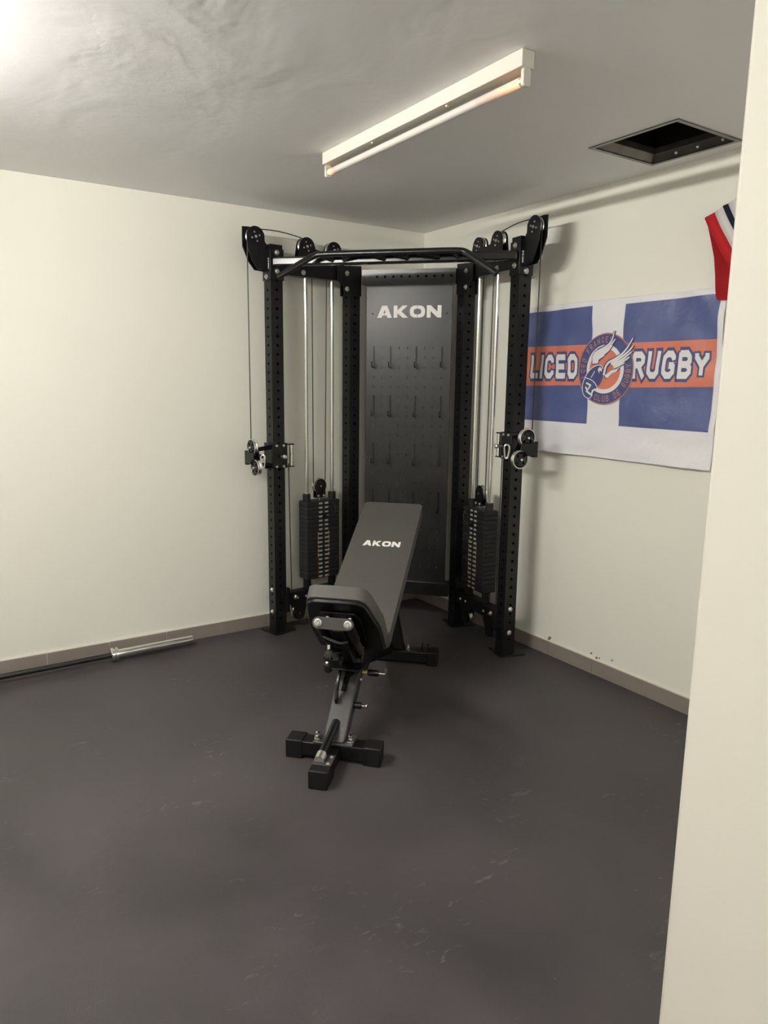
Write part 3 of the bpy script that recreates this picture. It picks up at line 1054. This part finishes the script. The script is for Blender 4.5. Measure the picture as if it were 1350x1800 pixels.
peg = obj('pegboard', bm, 'panel', trainer, smooth=0)
bm = bmesh.new()
put_wide(bm, lambda a, b, h: MF(PT - h, .002 + a, 1.917 + b), .392, .071, .0012)
obj('lettering', bm, 'white_ink', peg, smooth=0, label='white block lettering AKON')
for x in (-.222, .230):
    bolt(MF(PT, x, 1.905), Vector((-DV.x, -DV.y, 0)), peg, ME_BLACKBOLT)
bm = bmesh.new()
box(bm, (-.0035, -.0035, 0), (.0035, 0, .128))
pts = smooth_path([(0, -.002, .004), (0, -.030, .003), (0, -.047, .004), (0, -.052, .012), (0, -.053, .036)], 2)
sweep(bm, pts, .0034, 8)
ME_HOOK = to_mesh('peg_hook', bm, 'gloss')
for zt, lst in ((1.586, (-.212, -.107, .0505, .208)), (1.292, (-.212, -.107, .0505, .208)), (.998, (-.212, -.107, .0505, .208)), (.704, (-.212, -.107, .0505, .208))):
    for lx in lst:
        p = MF(PT - .0005, lx, zt)
        mw = Matrix(((NV.x, DV.x, 0, p.x), (NV.y, DV.y, 0, p.y), (0, 0, 1, p.z), (0, 0, 0, 1)))
        link('peg_hook', ME_HOOK, peg, mw)

# ================================================================== BENCH
L0 = .024
def BF(t, l, z):
    l = l + L0
    return Vector(((t + l) / 2 ** .5, (t - l) / 2 ** .5, z))
def BFl(l, h, tz):
    return BF(tz[0], l, tz[1])
bench = thing('weight_bench', BF(-1.8, 0, 0), 'adjustable grey padded weight bench with inclined back and tilted seat', 'bench')
tdir = BF(1, 0, 0) - BF(0, 0, 0)
ldir = BF(0, 1, 0) - BF(0, 0, 0)
zdir = Vector((0, 0, 1))
# front T-shaped base
bm = bmesh.new()
box(bm, (-2.298, -.16, .014), (-2.226, .16, .074), BF)
obj('front_base', bm, 'black', bench, bevel=.004)
for s in (-1, 1):
    bm = bmesh.new()
    lo, hi = sorted((s * .125, s * .196))
    box(bm, (-2.302, lo, 0), (-2.222, hi, .079), BF)
    obj('rubber_foot', bm, 'rubber', bench, bevel=.005)
bm = bmesh.new()
box(bm, (-2.46, -.033, .014), (-2.298, .033, .070), BF)
obj('front_stub', bm, 'black', bench, bevel=.004)
bm = bmesh.new()
box(bm, (-2.505, -.038, 0), (-2.405, .038, .075), BF)
obj('rubber_foot', bm, 'rubber', bench, bevel=.005)
# spine rising to the seat
def beam(bm, a, b, half_l, depth, l0=0.0):
    (t0, z0), (t1, z1) = a, b
    d = Vector((t1 - t0, z1 - z0)).normalized()
    n = Vector((-d.y, d.x))
    c = [(t0, z0), (t1, z1), (t1 - n.x * depth, z1 - n.y * depth), (t0 - n.x * depth, z0 - n.y * depth)]
    prism(bm, c, l0 - half_l, l0 + half_l, lambda a_, b_, h: BF(a_, h, b_))
def cut_poly(pts, hl0, hl1, name, m, bev=.003, parent=bench):
    bm = bmesh.new()
    prism(bm, pts, hl0, hl1, lambda a_, b_, h: BF(a_, h, b_))
    return obj(name, bm, m, parent, bevel=bev)
spine = cut_poly([(-2.290, .080), (-1.985, .310), (-1.940, .250), (-2.190, .080)], -.045, .045, 'spine', 'graphite', .008)
bm = bmesh.new()
box(bm, (-2.300, -.082, .0735), (-2.205, .082, .081), BF)
obj('base_plate', bm, 'graphite', bench, bevel=.003)
bm = bmesh.new()
lathe(bm, [(0, 0), (.0135, 0), (.0135, .004), (.011, .005), (.011, .013), (.008, .014), (.0075, .016), (.010, .020), (.009, .028), (.004, .031), (0, .031)], n=16)
ME_NUT = to_mesh('nut_bolt', bm, 'chrome')
for s in (-.068, .068):
    link('nut_bolt', ME_NUT, bench, axis_matrix(BF(-2.272, s, .081), (0, 0, 1)))
# strut tube in front of the spine
bm = bmesh.new()
cyl(bm, BF(-2.215, -.006, .132), BF(-2.425, -.012, .086), .0165, 16)
obj('strut', bm, 'black', bench)
bm = bmesh.new()
cyl(bm, BF(-2.405, -.0115, .0915), BF(-2.440, -.0125, .0825), .020, 18)
obj('strut_nut', bm, 'steel', bench)
bm = bmesh.new()
box(bm, (-2.455, -.037, .0695), (-2.375, .037, .0765), BF)
obj('strut_plate', bm, 'graphite', bench, bevel=.002)
for t, l in ((-2.445, .024), (-2.395, .024)):
    link('bolt', ME_SMALLBOLT, bench, axis_matrix(BF(t, l, .0765), (0, 0, 1)))
# slot in the spine and the curved adjuster plate that runs through it
def SP(k, off, l):                                   # point on the spine's upper face: k along, off proud
    t = -2.290 + .305 * k
    z = .080 + .230 * k
    return BF(t - .602 * off, l, z + .798 * off)
bm = bmesh.new()
pl = arc(.86, .006, .020, 60, 120, 4)
slot_pl = [(.60, -.016), (.60, .004), (.78, .010), (.82, .024), (.88, .030), (.95, .028), (.985, .016), (.97, -.004), (.88, -.012), (.76, -.016)]
prism(bm, slot_pl, .0005, .0015, lambda a, b, h: SP(a, h, b))
obj('slot', bm, 'gloss', bench, smooth=0)
bm = bmesh.new()
outer = [(.44, .0), (.45, .030), (.54, .054), (.68, .070), (.84, .072), (1.00, .058), (1.12, .03)]
inner = [(1.09, .0), (.98, .034), (.84, .047), (.70, .047), (.59, .036), (.52, .016), (.50, .0)]
prism(bm, outer + inner, -.028, -.018, lambda a, b, h: SP(a, b, h))
obj('adjuster_plate', bm, 'gloss', bench, bevel=.001)
for k, off in ((.62, .050), (.8, .059), (.96, .050)):
    link('bolt', ME_SMALLBOLT, bench, axis_matrix(SP(k, off, -.028), -ldir) @ Matrix.Scale(.6, 4))
# hinge block under the pads
cut_poly([(-2.035, .300), (-1.99, .40), (-1.90, .43), (-1.80, .40), (-1.82, .30), (-1.93, .235)], -.058, -.048, 'hinge_plate', 'black')
cut_poly([(-2.035, .300), (-1.99, .40), (-1.90, .43), (-1.80, .40), (-1.82, .30), (-1.93, .235)], .048, .058, 'hinge_plate', 'black')
cut_poly([(-2.05, .285), (-2.02, .335), (-1.90, .36), (-1.86, .29), (-1.95, .25)], -.047, .047, 'hinge_block', 'black')
# rear beam, foot, wheels and uprights
cut_poly([(-1.93, .33), (-1.20, .105), (-1.20, .045), (-1.95, .265)], -.032, .032, 'rear_beam', 'black')
bm = bmesh.new()
box(bm, (-1.226, -.265, .014), (-1.150, .265, .074), BF)
obj('rear_base', bm, 'black', bench, bevel=.004)
for s in (-1, 1):
    bm = bmesh.new()
    lo, hi = sorted((s * .225, s * .280))
    box(bm, (-1.231, lo, 0), (-1.145, hi, .079), BF)
    obj('rubber_foot', bm, 'rubber', bench, bevel=.005)
for s in (-1, 1):
    bm = bmesh.new()
    pl = [(-.012, 0.076), (.095, .076), (.060, .25), (.050, .46), (.030, .47), (.030, .27)]
    prism(bm, [(s * a, b) for a, b in pl], -1.215, -1.165, lambda a, b, h: BF(h, a, b))
    obj('upright', bm, 'black', bench, bevel=.003)
link('nut_bolt', ME_NUT, bench, axis_matrix(BF(-1.20, .118, .074), (0, 0, 1)))
link('nut_bolt', ME_NUT, bench, axis_matrix(BF(-1.20, -.118, .074), (0, 0, 1)))
for l in (.195, .225):
    bm = bmesh.new()
    prism(bm, [(-1.21, .074), (-1.17, .074), (-1.172, .10), (-1.19, .115), (-1.208, .10)], l - .004, l + .004, lambda a, b, h: BF(a, h, b))
    obj('handle_lug', bm, 'black', bench, bevel=.001)

# pads: local plane (a along, l across, n outward)
def plane_fn(o, ang):
    ca, sa = math.cos(ang), math.sin(ang)
    return lambda a, l, n: BF(o[0] + a * ca - n * sa, l, o[1] + a * sa + n * ca)
BA = math.atan2(.853 - .560, -1.059 + 1.687)
BO = (-1.985, .853 - (1.985 - 1.059) * math.tan(BA))
BP = plane_fn(BO, BA)                                # n = 0 is the pad's top surface
BL = (1.985 - 1.059) / math.cos(BA)
def pad(name, outline, n0, n1, fn, rnd):
    bm = bmesh.new()
    prism(bm, outline, n0, n1, lambda a, b, h: fn(a, b, h))
    return obj(name, bm, 'pad', bench, bevel=rnd, segs=5, smooth=60)
back = pad('back_pad', round_rect(0, -.160, BL, .160, .024, 5), -.062, 0, BP, .014)
bm = bmesh.new()
prism(bm, round_rect(.02, -.148, BL - .02, .148, .02, 4), -.074, -.0615, lambda a, b, h: BP(a, b, h))
obj('back_board', bm, 'black', bench, bevel=.002)
bm = bmesh.new()
put_wide(bm, lambda x, y, h: BP(.655 + y, x + .004, h - .0003), .190, .042, .0014)
obj('lettering', bm, 'white_ink', back, smooth=0, label='white block lettering AKON')
bm = bmesh.new()
for s in (-.05, .05):
    box(bm, (.05, s - .02, -.115), (BL - .15, s + .02, -.074), BP)
obj('back_frame', bm, 'black', bench, bevel=.004)

# seat, its front raised: a runs from the hinge up to the front edge
SA = math.radians(45)
def ST(a, l, n):                                     # n = 0 underside of the pad, positive toward the back rest
    return BF(-1.965 - a * math.cos(SA) + n * math.sin(SA), l, .372 + a * math.sin(SA) + n * math.cos(SA))
SLEN = .425
out = [(0, -.150), (.20, -.155)] + [(SLEN - .06, -.130), (SLEN - .02, -.118), (SLEN - .004, -.098), (SLEN, -.075), (SLEN, .075), (SLEN - .004, .098), (SLEN - .02, .118), (SLEN - .06, .130)] + [(.20, .155), (0, .150)]
seat = pad('seat_pad', out, 0, .058, ST, .014)
bm = bmesh.new()
prism(bm, [(a * .965 + .004, b * .95) for a, b in out], -.016, .0005, lambda a, b, h: ST(a, b, h))
obj('seat_board', bm, 'black', bench, bevel=.003)
bm = bmesh.new()
prism(bm, [(.10, -.08), (.30, -.09), (.345, -.07), (.345, .07), (.30, .09), (.10, .08)], -.026, -.015, lambda a, b, h: ST(a, b, h))
obj('seat_bracket', bm, 'black', bench, bevel=.004)
und = ST(0, 0, -1) - ST(0, 0, 0)
for l in (-.046, .046):
    link('bolt', ME_SMALLBOLT, bench, axis_matrix(ST(.31, l, -.026), und))
# roller mounting plate with two bolts, on two stub tubes
pn = Vector((BF(-1, 0, .25) - BF(0, 0, 0))).normalized()
py = pn.cross(ldir).normalized()
if py.z < 0:
    py = -py
pcn = BF(-2.285, 0, .576)
def PL(a, b, h):
    return pcn + ldir.normalized() * a + py * b + pn * h
bm = bmesh.new()
prism(bm, arc(.060, 0, .0235, -90, 90, 8) + arc(-.060, 0, .0235, 90, 270, 8), 0, .008, PL)
obj('roller_plate', bm, 'graphite', bench, bevel=.0015)
for s in (-.060, .060):
    link('bolt', ME_BOLT, bench, axis_matrix(PL(s, 0, .008), pn) @ Matrix.Scale(1.1, 4))
    bm = bmesh.new()
    q1 = BF(-2.17, s / 1.0, .475)
    cyl(bm, PL(s, 0, 0), q1, .021, 16)
    obj('tube_collar', bm, 'black', bench)
    bm = bmesh.new()
    cyl(bm, q1, BF(-2.06, s * 1.0, .38), .015, 16)
    obj('seat_tube', bm, 'graphite', bench)
cut_poly([(-2.24, .53), (-2.18, .56), (-2.00, .38), (-2.04, .31), (-2.10, .36)], -.030, .030, 'seat_post', 'black')
# plates below the seat
bm = bmesh.new()
pl = round_rect(-.075, -.055, .075, .03, .02, 4)
prism(bm, [(a, b) for a, b in pl], 0, .006, lambda a, b, h: BF(-2.07 + b, a, .318 + h))
obj('hinge_flange', bm, 'black', bench, bevel=.002)
bm = bmesh.new()
prism(bm, [(-.075, 0), (-.02, 0), (-.01, .012), (-.01, .05), (-.03, .055), (-.075, .045), (-.085, .02)], 0, .005, lambda a, b, h: BF(-2.215 + b, a + .02, .425 + h))
obj('catch_plate', bm, 'black', bench, bevel=.0015)
# knurled knob and rounded bolts at the left under the seat
bm = bmesh.new()
kp = BF(-2.245, -.030, .455)
ka = (BF(-.25, .05, -1) - BF(0, 0, 0)).normalized()
n = 24
prof = [(.0, 0), (.008, 0), (.012, .006), (.018, .02), (.018, .042), (.014, .047), (0, .047)]
x, y, a = frame_of(ka)
rings = []
for r, h in prof:
    rings.append([bm.verts.new(kp + a * h + (x * math.cos(2 * PI * k / n) + y * math.sin(2 * PI * k / n)) * r * (1 if r < .012 or k % 4 < 2 else .78)) for k in range(n)])
for A_, B_ in zip(rings, rings[1:]):
    for k in range(n):
        j = (k + 1) % n
        bm.faces.new((A_[k], A_[j], B_[j], B_[k]))
bmesh.ops.remove_doubles(bm, verts=bm.verts, dist=1e-6)
obj('adjuster_knob', bm, 'gloss', bench, smooth=30)
bm = bmesh.new()
lathe(bm, [(0, 0), (.006, 0), (.006, .018), (0, .018)], kp - ka * .017, ka, 12)
obj('knob_stem', bm, 'chrome', bench)
bm = bmesh.new()
lathe(bm, [(0, 0), (.014, .001), (.020, .006), (.020, .016), (.017, .020), (.017, .032), (.010, .04), (0, .041)], BF(-2.215, -.040, .385), (0, 0, -1), 16)
obj('bumper', bm, 'rubber', bench)
bm = bmesh.new()
lathe(bm, [(0, 0), (.007, 0), (.006, .006), (0, .008)], BF(-2.222, -.042, .386), (BF(-.5, -.2, .6) - BF(0, 0, 0)), 12)
obj('bumper_bolt', bm, 'chrome', bench)
bm = bmesh.new()
sweep(bm, smooth_path([BF(-2.23, -.055, .50), BF(-2.27, -.02, .505), BF(-2.26, .02, .487), BF(-2.22, .04, .48)], 2), .0055, 8)
obj('lever', bm, 'graphite', bench)
# pop pins on the right side
bm = bmesh.new()
p0 = BF(-1.99, .050, .262)
lathe(bm, [(0, 0), (.008, 0), (.008, .012), (.011, .014), (.011, .022), (.0075, .024), (0, .024)], p0, ldir, 14)
obj('pin_collar', bm, 'brass', bench)
bm = bmesh.new()
lathe(bm, [(0, 0), (.013, .002), (.015, .008), (.014, .045), (.011, .050), (0, .050)], p0 + ldir * .022, ldir, 14)
obj('pop_pin', bm, 'gloss', bench)
bm = bmesh.new()
sweep(bm, [p0 + ldir * .07, p0 + ldir * .098, p0 + ldir * .102 + zdir * .004, p0 + ldir * .103 + zdir * .022], .0045, 8)
obj('pin_handle', bm, 'chrome', bench)
bm = bmesh.new()
p1 = BF(-2.125, .045, .170)
lathe(bm, [(0, 0), (.014, 0), (.014, .030), (.011, .034), (0, .034)], p1, ldir, 14)
obj('pop_pin', bm, 'gloss', bench)
bm = bmesh.new()
lathe(bm, [(0, 0), (.005, 0), (.005, .014), (.012, .019), (.013, .024), (.007, .027), (0, .027)], p1 + ldir * .033, ldir, 14)
obj('pin_handle', bm, 'chrome', bench)
link('bolt', ME_SMALLBOLT, bench, axis_matrix(BF(-2.01, .046, .235), ldir))

# ================================================================== BARBELL
bar = thing('barbell', (-2.085, -.110, 0), 'barbell lying on the floor along the tiled baseboard, chrome sleeve outward', 'barbell')
pe = Vector((-1.653, -.098, .0385))
pd = Vector((-1, -.022, 0)).normalized()
bm = bmesh.new()
lathe(bm, [(0, 0), (.019, 0), (.0235, .003), (.025, .006), (.025, .418), (0, .418)], pe, pd, 28)
obj('sleeve', bm, 'chrome', bar)
bm = bmesh.new()
lathe(bm, [(.0, .416), (.031, .416), (.0385, .419), (.0385, .431), (.031, .434), (.031, .438), (.0385, .441), (.0385, .451), (.033, .455), (0, .455)], pe, pd, 32)
obj('collar', bm, 'chrome', bar)
bm = bmesh.new()
lathe(bm, [(0, .45), (.0145, .45), (.0145, 1.76), (0, 1.76)], pe, pd, 20)
obj('shaft', bm, 'barshaft', bar)
bm = bmesh.new()
lathe(bm, [(0, 1.755), (.033, 1.755), (.0385, 1.76), (.0385, 1.79), (.033, 1.794), (0, 1.794)], pe, pd, 32)
obj('collar', bm, 'chrome', bar)
bm = bmesh.new()
lathe(bm, [(0, 1.79), (.025, 1.79), (.025, 2.20), (.0235, 2.205), (0, 2.207)], pe, pd, 28)
obj('sleeve', bm, 'chrome', bar)

# ================================================================== FLAG
FY, FZ = -1.55, 1.577        # centre of the emblem on the wall
def flag_off(a, b):
    """distance of the cloth from the wall at (a to the right, b up), metres"""
    w = .0045 * math.sin(9 * a + 5 * b) + .003 * math.sin(16 * a - 11 * b + 1.3) + .0022 * math.sin(31 * b + 6 * a) + .0012 * math.sin(52 * b - 17 * a)
    fan = .008 * math.exp(-((a - .60) ** 2 + (b - .33) ** 2) / .06) * math.sin(26 * (a + b))
    fan += .007 * math.exp(-((a + .48) ** 2 + (b - .33) ** 2) / .05) * math.sin(30 * (a - b))
    hem = .006 * max(0, (-.30 - b) / .14) ** 2
    return .021 + w + fan + hem
flag = thing('flag', (-.012, FY, 1.14), 'blue, white and orange club flag hung on the wall with winged ball emblem', 'flag')
def cloth(name, polys, layer, m, parent=flag, label=None, cell=.015):
    bm = bmesh.new()
    for poly in polys:
        bm.faces.new([bm.verts.new((p[0], p[1], 0)) for p in poly]).normal_update()
    xs_ = [v.co.x for v in bm.verts]
    ys_ = [v.co.y for v in bm.verts]
    bmesh.ops.triangulate(bm, faces=bm.faces, ngon_method='EAR_CLIP')
    for ax_, lo, hi in ((0, min(xs_), max(xs_)), (1, min(ys_), max(ys_))):
        k = math.ceil(lo / cell)
        while k * cell < hi:
            co, no = [0, 0, 0], [0, 0, 0]
            co[ax_], no[ax_] = k * cell, 1
            bmesh.ops.bisect_plane(bm, geom=bm.verts[:] + bm.edges[:] + bm.faces[:], plane_co=co, plane_no=no, dist=1e-6)
            k += 1
    bmesh.ops.triangulate(bm, faces=bm.faces)
    for v in bm.verts:
        a, b = v.co.x, v.co.y
        v.co = Vector((-(flag_off(a, b) + layer * .0006 + (.0008 if layer else 0)), FY - a, FZ + b))
    for f in bm.faces:
        f.normal_update()
        if f.normal.x > 0:
            f.normal_flip()
    return obj(name, bm, m, parent, smooth=60, label=label, recalc=False)
R4 = lambda x0, y0, x1, y1: [(x0, y0), (x1, y0), (x1, y1), (x0, y1)]
FLX0, FLX1 = -.585, .606
field = cloth('cloth', [R4(FLX0, -.436, FLX1, .333)], 0, 'flag_white')
mod = field.modifiers.new('thickness', 'SOLIDIFY')
mod.thickness = .0012
mod.offset = -1
sx0, sx1 = -.098, .100                                # white upright stripe
for x0, x1 in ((FLX0 + .002, sx0), (sx1, .580)):
    cloth('blue_panel', [[(x0, .122), (x1, .122), (x1, .308), (x0, .302)]], 1, 'flag_blue')
    cloth('blue_panel', [[(x0, -.272), (x1, -.272), (x1, -.078), (x0, -.088)]], 1, 'flag_blue')
    cloth('orange_band', [[(x0, -.088), (x1, -.078), (x1, .122), (x0, .122)]], 1, 'flag_orange')
cloth('orange_band', [R4(sx0, -.086, sx1, .122)], 1, 'flag_orange')
def words(txt, x0, x1, z0, z1, weight, out):
    h = z1 - z0
    for grow, layer, m, nm in ((out, 2, 'flag_navy', 'letter_outline'), (0, 3, 'flag_ink', 'lettering')):
        qs, w = text_quads(txt, weight, grow / h, .44)
        k = (x1 - x0) / w
        polys = [[(x0 + p.x * k, z0 + p.y * h) for p in q] for q in qs]
        # coplanar stroke pieces are kept apart by a hair so they never fight
        cloth(nm, polys, layer, m, label='word ' + txt if layer == 3 else None)
words('LICEO', -.505, -.185, -.047, .078, .24, .014)
words('RUGBY', .165, .550, -.045, .080, .24, .014)
# emblem
ell = lambda r, n=48: [(r * math.cos(2 * PI * k / n), r * math.sin(2 * PI * k / n)) for k in range(n)]
def annulus(r0, r1, n=48):
    res = []
    for k in range(n):
        a, b = 2 * PI * k / n, 2 * PI * (k + 1) / n
        res.append([(r0 * math.cos(a), r0 * math.sin(a)), (r1 * math.cos(a), r1 * math.sin(a)), (r1 * math.cos(b), r1 * math.sin(b)), (r0 * math.cos(b), r0 * math.sin(b))])
    return res
cloth('emblem_rim', annulus(.168, .174), 5, 'flag_tan')
cloth('emblem_ring', annulus(.118, .168), 5, 'flag_navy')
cloth('emblem_white_ring', annulus(.098, .118), 5, 'flag_ink')
cloth('emblem_centre', [ell(.098)], 5, 'flag_orange')
def arc_text(txt, a0, a1, r, size, flip, lo, hi):
    polys = []
    qs_all, x = [], 0.0
    n = len(txt)
    for i, ch in enumerate(txt):
        if not lo <= i < hi:
            continue
        ang = math.radians(a0 + (a1 - a0) * i / (n - 1))
        for pl in GLYPH[ch]:
            for q in stroke_quads([(px - CW / 2, py - .5) for px, py in pl], .2, .1):
                pts = []
                for p in q:
                    tx, ty = p.x * size * .75, p.y * size
                    if flip:
                        rr = r - ty
                        da = tx / r
                    else:
                        rr = r + ty
                        da = -tx / r
                    pts.append((rr * math.cos(ang + da), rr * math.sin(ang + da)))
                polys.append(pts)
    return polys
for txt, a0, a1, fl, spans in (('LICEO FRANCES', 204, 78, False, ((0, 5), (6, 13))), ('CLUB DE RUGBY', 252, 366, True, ((0, 4), (5, 7), (8, 13)))):
    for lo, hi in spans:
        cloth('emblem_text', arc_text(txt, a0, a1, .143, .026, fl, lo, hi), 6, 'flag_tan', label='curved word ' + txt[lo:hi])
mm = lambda pts: [(a / 1000, b / 1000) for a, b in pts]
ball = mm([(-31, 27), (-15, 16), (-3, -1), (-4, -29), (-22, -73), (-43, -93), (-55, -125), (-83, -148), (-119, -133), (-137, -101), (-140, -68), (-127, -41), (-106, -12), (-74, 11), (-52, 21)])
cloth('emblem_ball', [ball], 7, 'flag_navy')
def taper(pl, w0, w1):
    """tapering feather polygon along a polyline"""
    pts = [Vector((*p, 0)) for p in pl]
    pts = smooth_path(pts, 2)
    n = len(pts)
    res = []
    for i in range(n - 1):
        quad = []
        for j in (i, i + 1):
            d = pts[min(j + 1, n - 1)] - pts[max(j - 1, 0)]
            d.normalize()
            nr = Vector((-d.y, d.x, 0))
            w = w0 + (w1 - w0) * (j / (n - 1)) ** 1.5
            quad.append((pts[j] + nr * w / 2, pts[j] - nr * w / 2))
        (a, b), (c_, d_) = quad
        res.append([(p.x, p.y) for p in (a, b, d_, c_)])
    return res
lines = [[(-127, -41), (-84, -50), (-52, -70), (-36, -90)],
         [(-3, -1), (-15, 18), (-38, 22), (-74, 11), (-106, -12), (-127, -41), (-138, -71), (-135, -100), (-119, -133), (-83, -148), (-63, -126)],
         [(-85, -41), (-61, -9)]]
polys = []
for l in lines:
    polys += taper(mm(l), .0045, .0040)
for l in ([(-113, -68), (-82, -79), (-100, -104), (-114, -88)], [(-106, -107), (-70, -126), (-64, -105), (-46, -98)]):
    polys += [[(p.x, p.y) for p in q] for q in stroke_quads(mm(l), .009, .002)]
polys.append(mm([(-32, -21), (-41, -1), (-26, 12), (-12, 2), (-17, -12), (-28, -6)]))
cloth('emblem_ball_lines', polys, 8, 'flag_ink')
featherL = [[(-50, 86), (6, 107), (39, 134), (51, 182)], [(-39, 80), (21, 101), (59, 143)], [(-34, 71), (15, 88), (43, 113)], [(-34, 62), (1, 76), (28, 93)], [(-40, 51), (-1, 67)]]
featherR = [[(-2, -29), (16, 27), (74, 49), (123, 81), (160, 143)], [(45, 24), (89, 46), (140, 78), (166, 110)], [(53, 19), (106, 40), (160, 80)], [(57, 13), (117, 36), (151, 56)], [(61, 7), (124, 29)]]
bodyL = mm([(-77, 27), (-82, 63), (-65, 86), (-36, 95), (-20, 73), (-36, 48), (-40, 28)])
bodyR = mm([(5, -29), (24, -19), (44, -7), (79, 1), (102, 15), (76, -13), (49, -21), (26, -41), (11, -42)])
grow = lambda poly, k: [(cxx + (x - cxx) * k, cyy + (y - cyy) * k) for cxx, cyy in [(sum(p[0] for p in poly) / len(poly), sum(p[1] for p in poly) / len(poly))] for x, y in poly]
for fs, body, nm in ((featherL, bodyL, 'emblem_wing'), (featherR, bodyR, 'emblem_wing')):
    o_p, i_p = [grow(body, 1.14)], [body]
    for f in fs:
        o_p += taper(mm(f), .026, .010)
        i_p += taper(mm(f), .0125, .0045)
    cloth('emblem_wing_outline', o_p, 9, 'flag_navy')
    cloth(nm, i_p, 10, 'flag_ink')

# ================================================================== SCARF
scarf = thing('scarf', (-.04, -2.2, 1.88), 'red, white and navy striped scarf hanging folded above the flag', 'scarf')
def YZ(px, pyy):
    return (-2.041 - (px - 1238) * .00239, 2.194 - (pyy - 383) * .0024 - (px - 1238) * .00054)
def strip(name, pts, m, x0, x1):
    bm = bmesh.new()
    prism(bm, pts, x0, x1, lambda a, b, h: Vector((h, a, b)))
    return obj(name, bm, m, scarf, bevel=.0015)
fold = [YZ(1238.5, 384), YZ(1257, 374), YZ(1271, 363), YZ(1281, 359), YZ(1299, 346), YZ(1312, 338), YZ(1330, 326)]
run = (-.118, -.185)                                   # the stripes fall away down and to the right
def off(p, k):
    return (p[0] + run[0] * k, p[1] + run[1] * k)
cols_ = ['scarf_red', 'scarf_white', 'scarf_navy', 'scarf_white', 'scarf_navy', 'scarf_red']
for i, c_ in enumerate(cols_):
    a, b = fold[i], fold[i + 1]
    bm = bmesh.new()
    K = 8
    for k in range(K):                                 # front layer, bulging a little off the wall at the fold
        def xx(q):
            return -.050 - .012 * math.sin(min(1, q * 2.2) * PI * .6)
        q0, q1 = k / K, (k + 1) / K
        vs = []
        for q in (q0, q1):
            for p in (a, b):
                y_, z_ = off(p, q * 1.15)
                vs.append((xx(q), y_, z_))
        f = [bm.verts.new(v) for v in (vs[0], vs[1], vs[3], vs[2])]
        bm.faces.new(f)
    # roll over the fold to the back layer
    prev = None
    for k in range(7):
        ang = PI * k / 6
        x_ = -.041 - .009 * math.cos(ang)
        lift = .007 * math.sin(ang)
        row = [bm.verts.new((x_, p[0], p[1] + lift)) for p in (a, b)]
        if prev:
            bm.faces.new((prev[0], prev[1], row[1], row[0]))
        prev = row
    bmesh.ops.remove_doubles(bm, verts=bm.verts, dist=1e-5)
    o = obj('stripe', bm, c_, scarf, smooth=60)
    md = o.modifiers.new('thickness', 'SOLIDIFY')
    md.thickness = .003
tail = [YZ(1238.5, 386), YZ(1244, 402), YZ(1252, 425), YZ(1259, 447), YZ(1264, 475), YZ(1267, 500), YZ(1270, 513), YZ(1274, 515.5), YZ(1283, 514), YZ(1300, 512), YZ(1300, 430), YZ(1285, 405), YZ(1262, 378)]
strip('tail', tail, 'scarf_red_shaded', -.036, -.031)  # tail colour carries the fold's shade
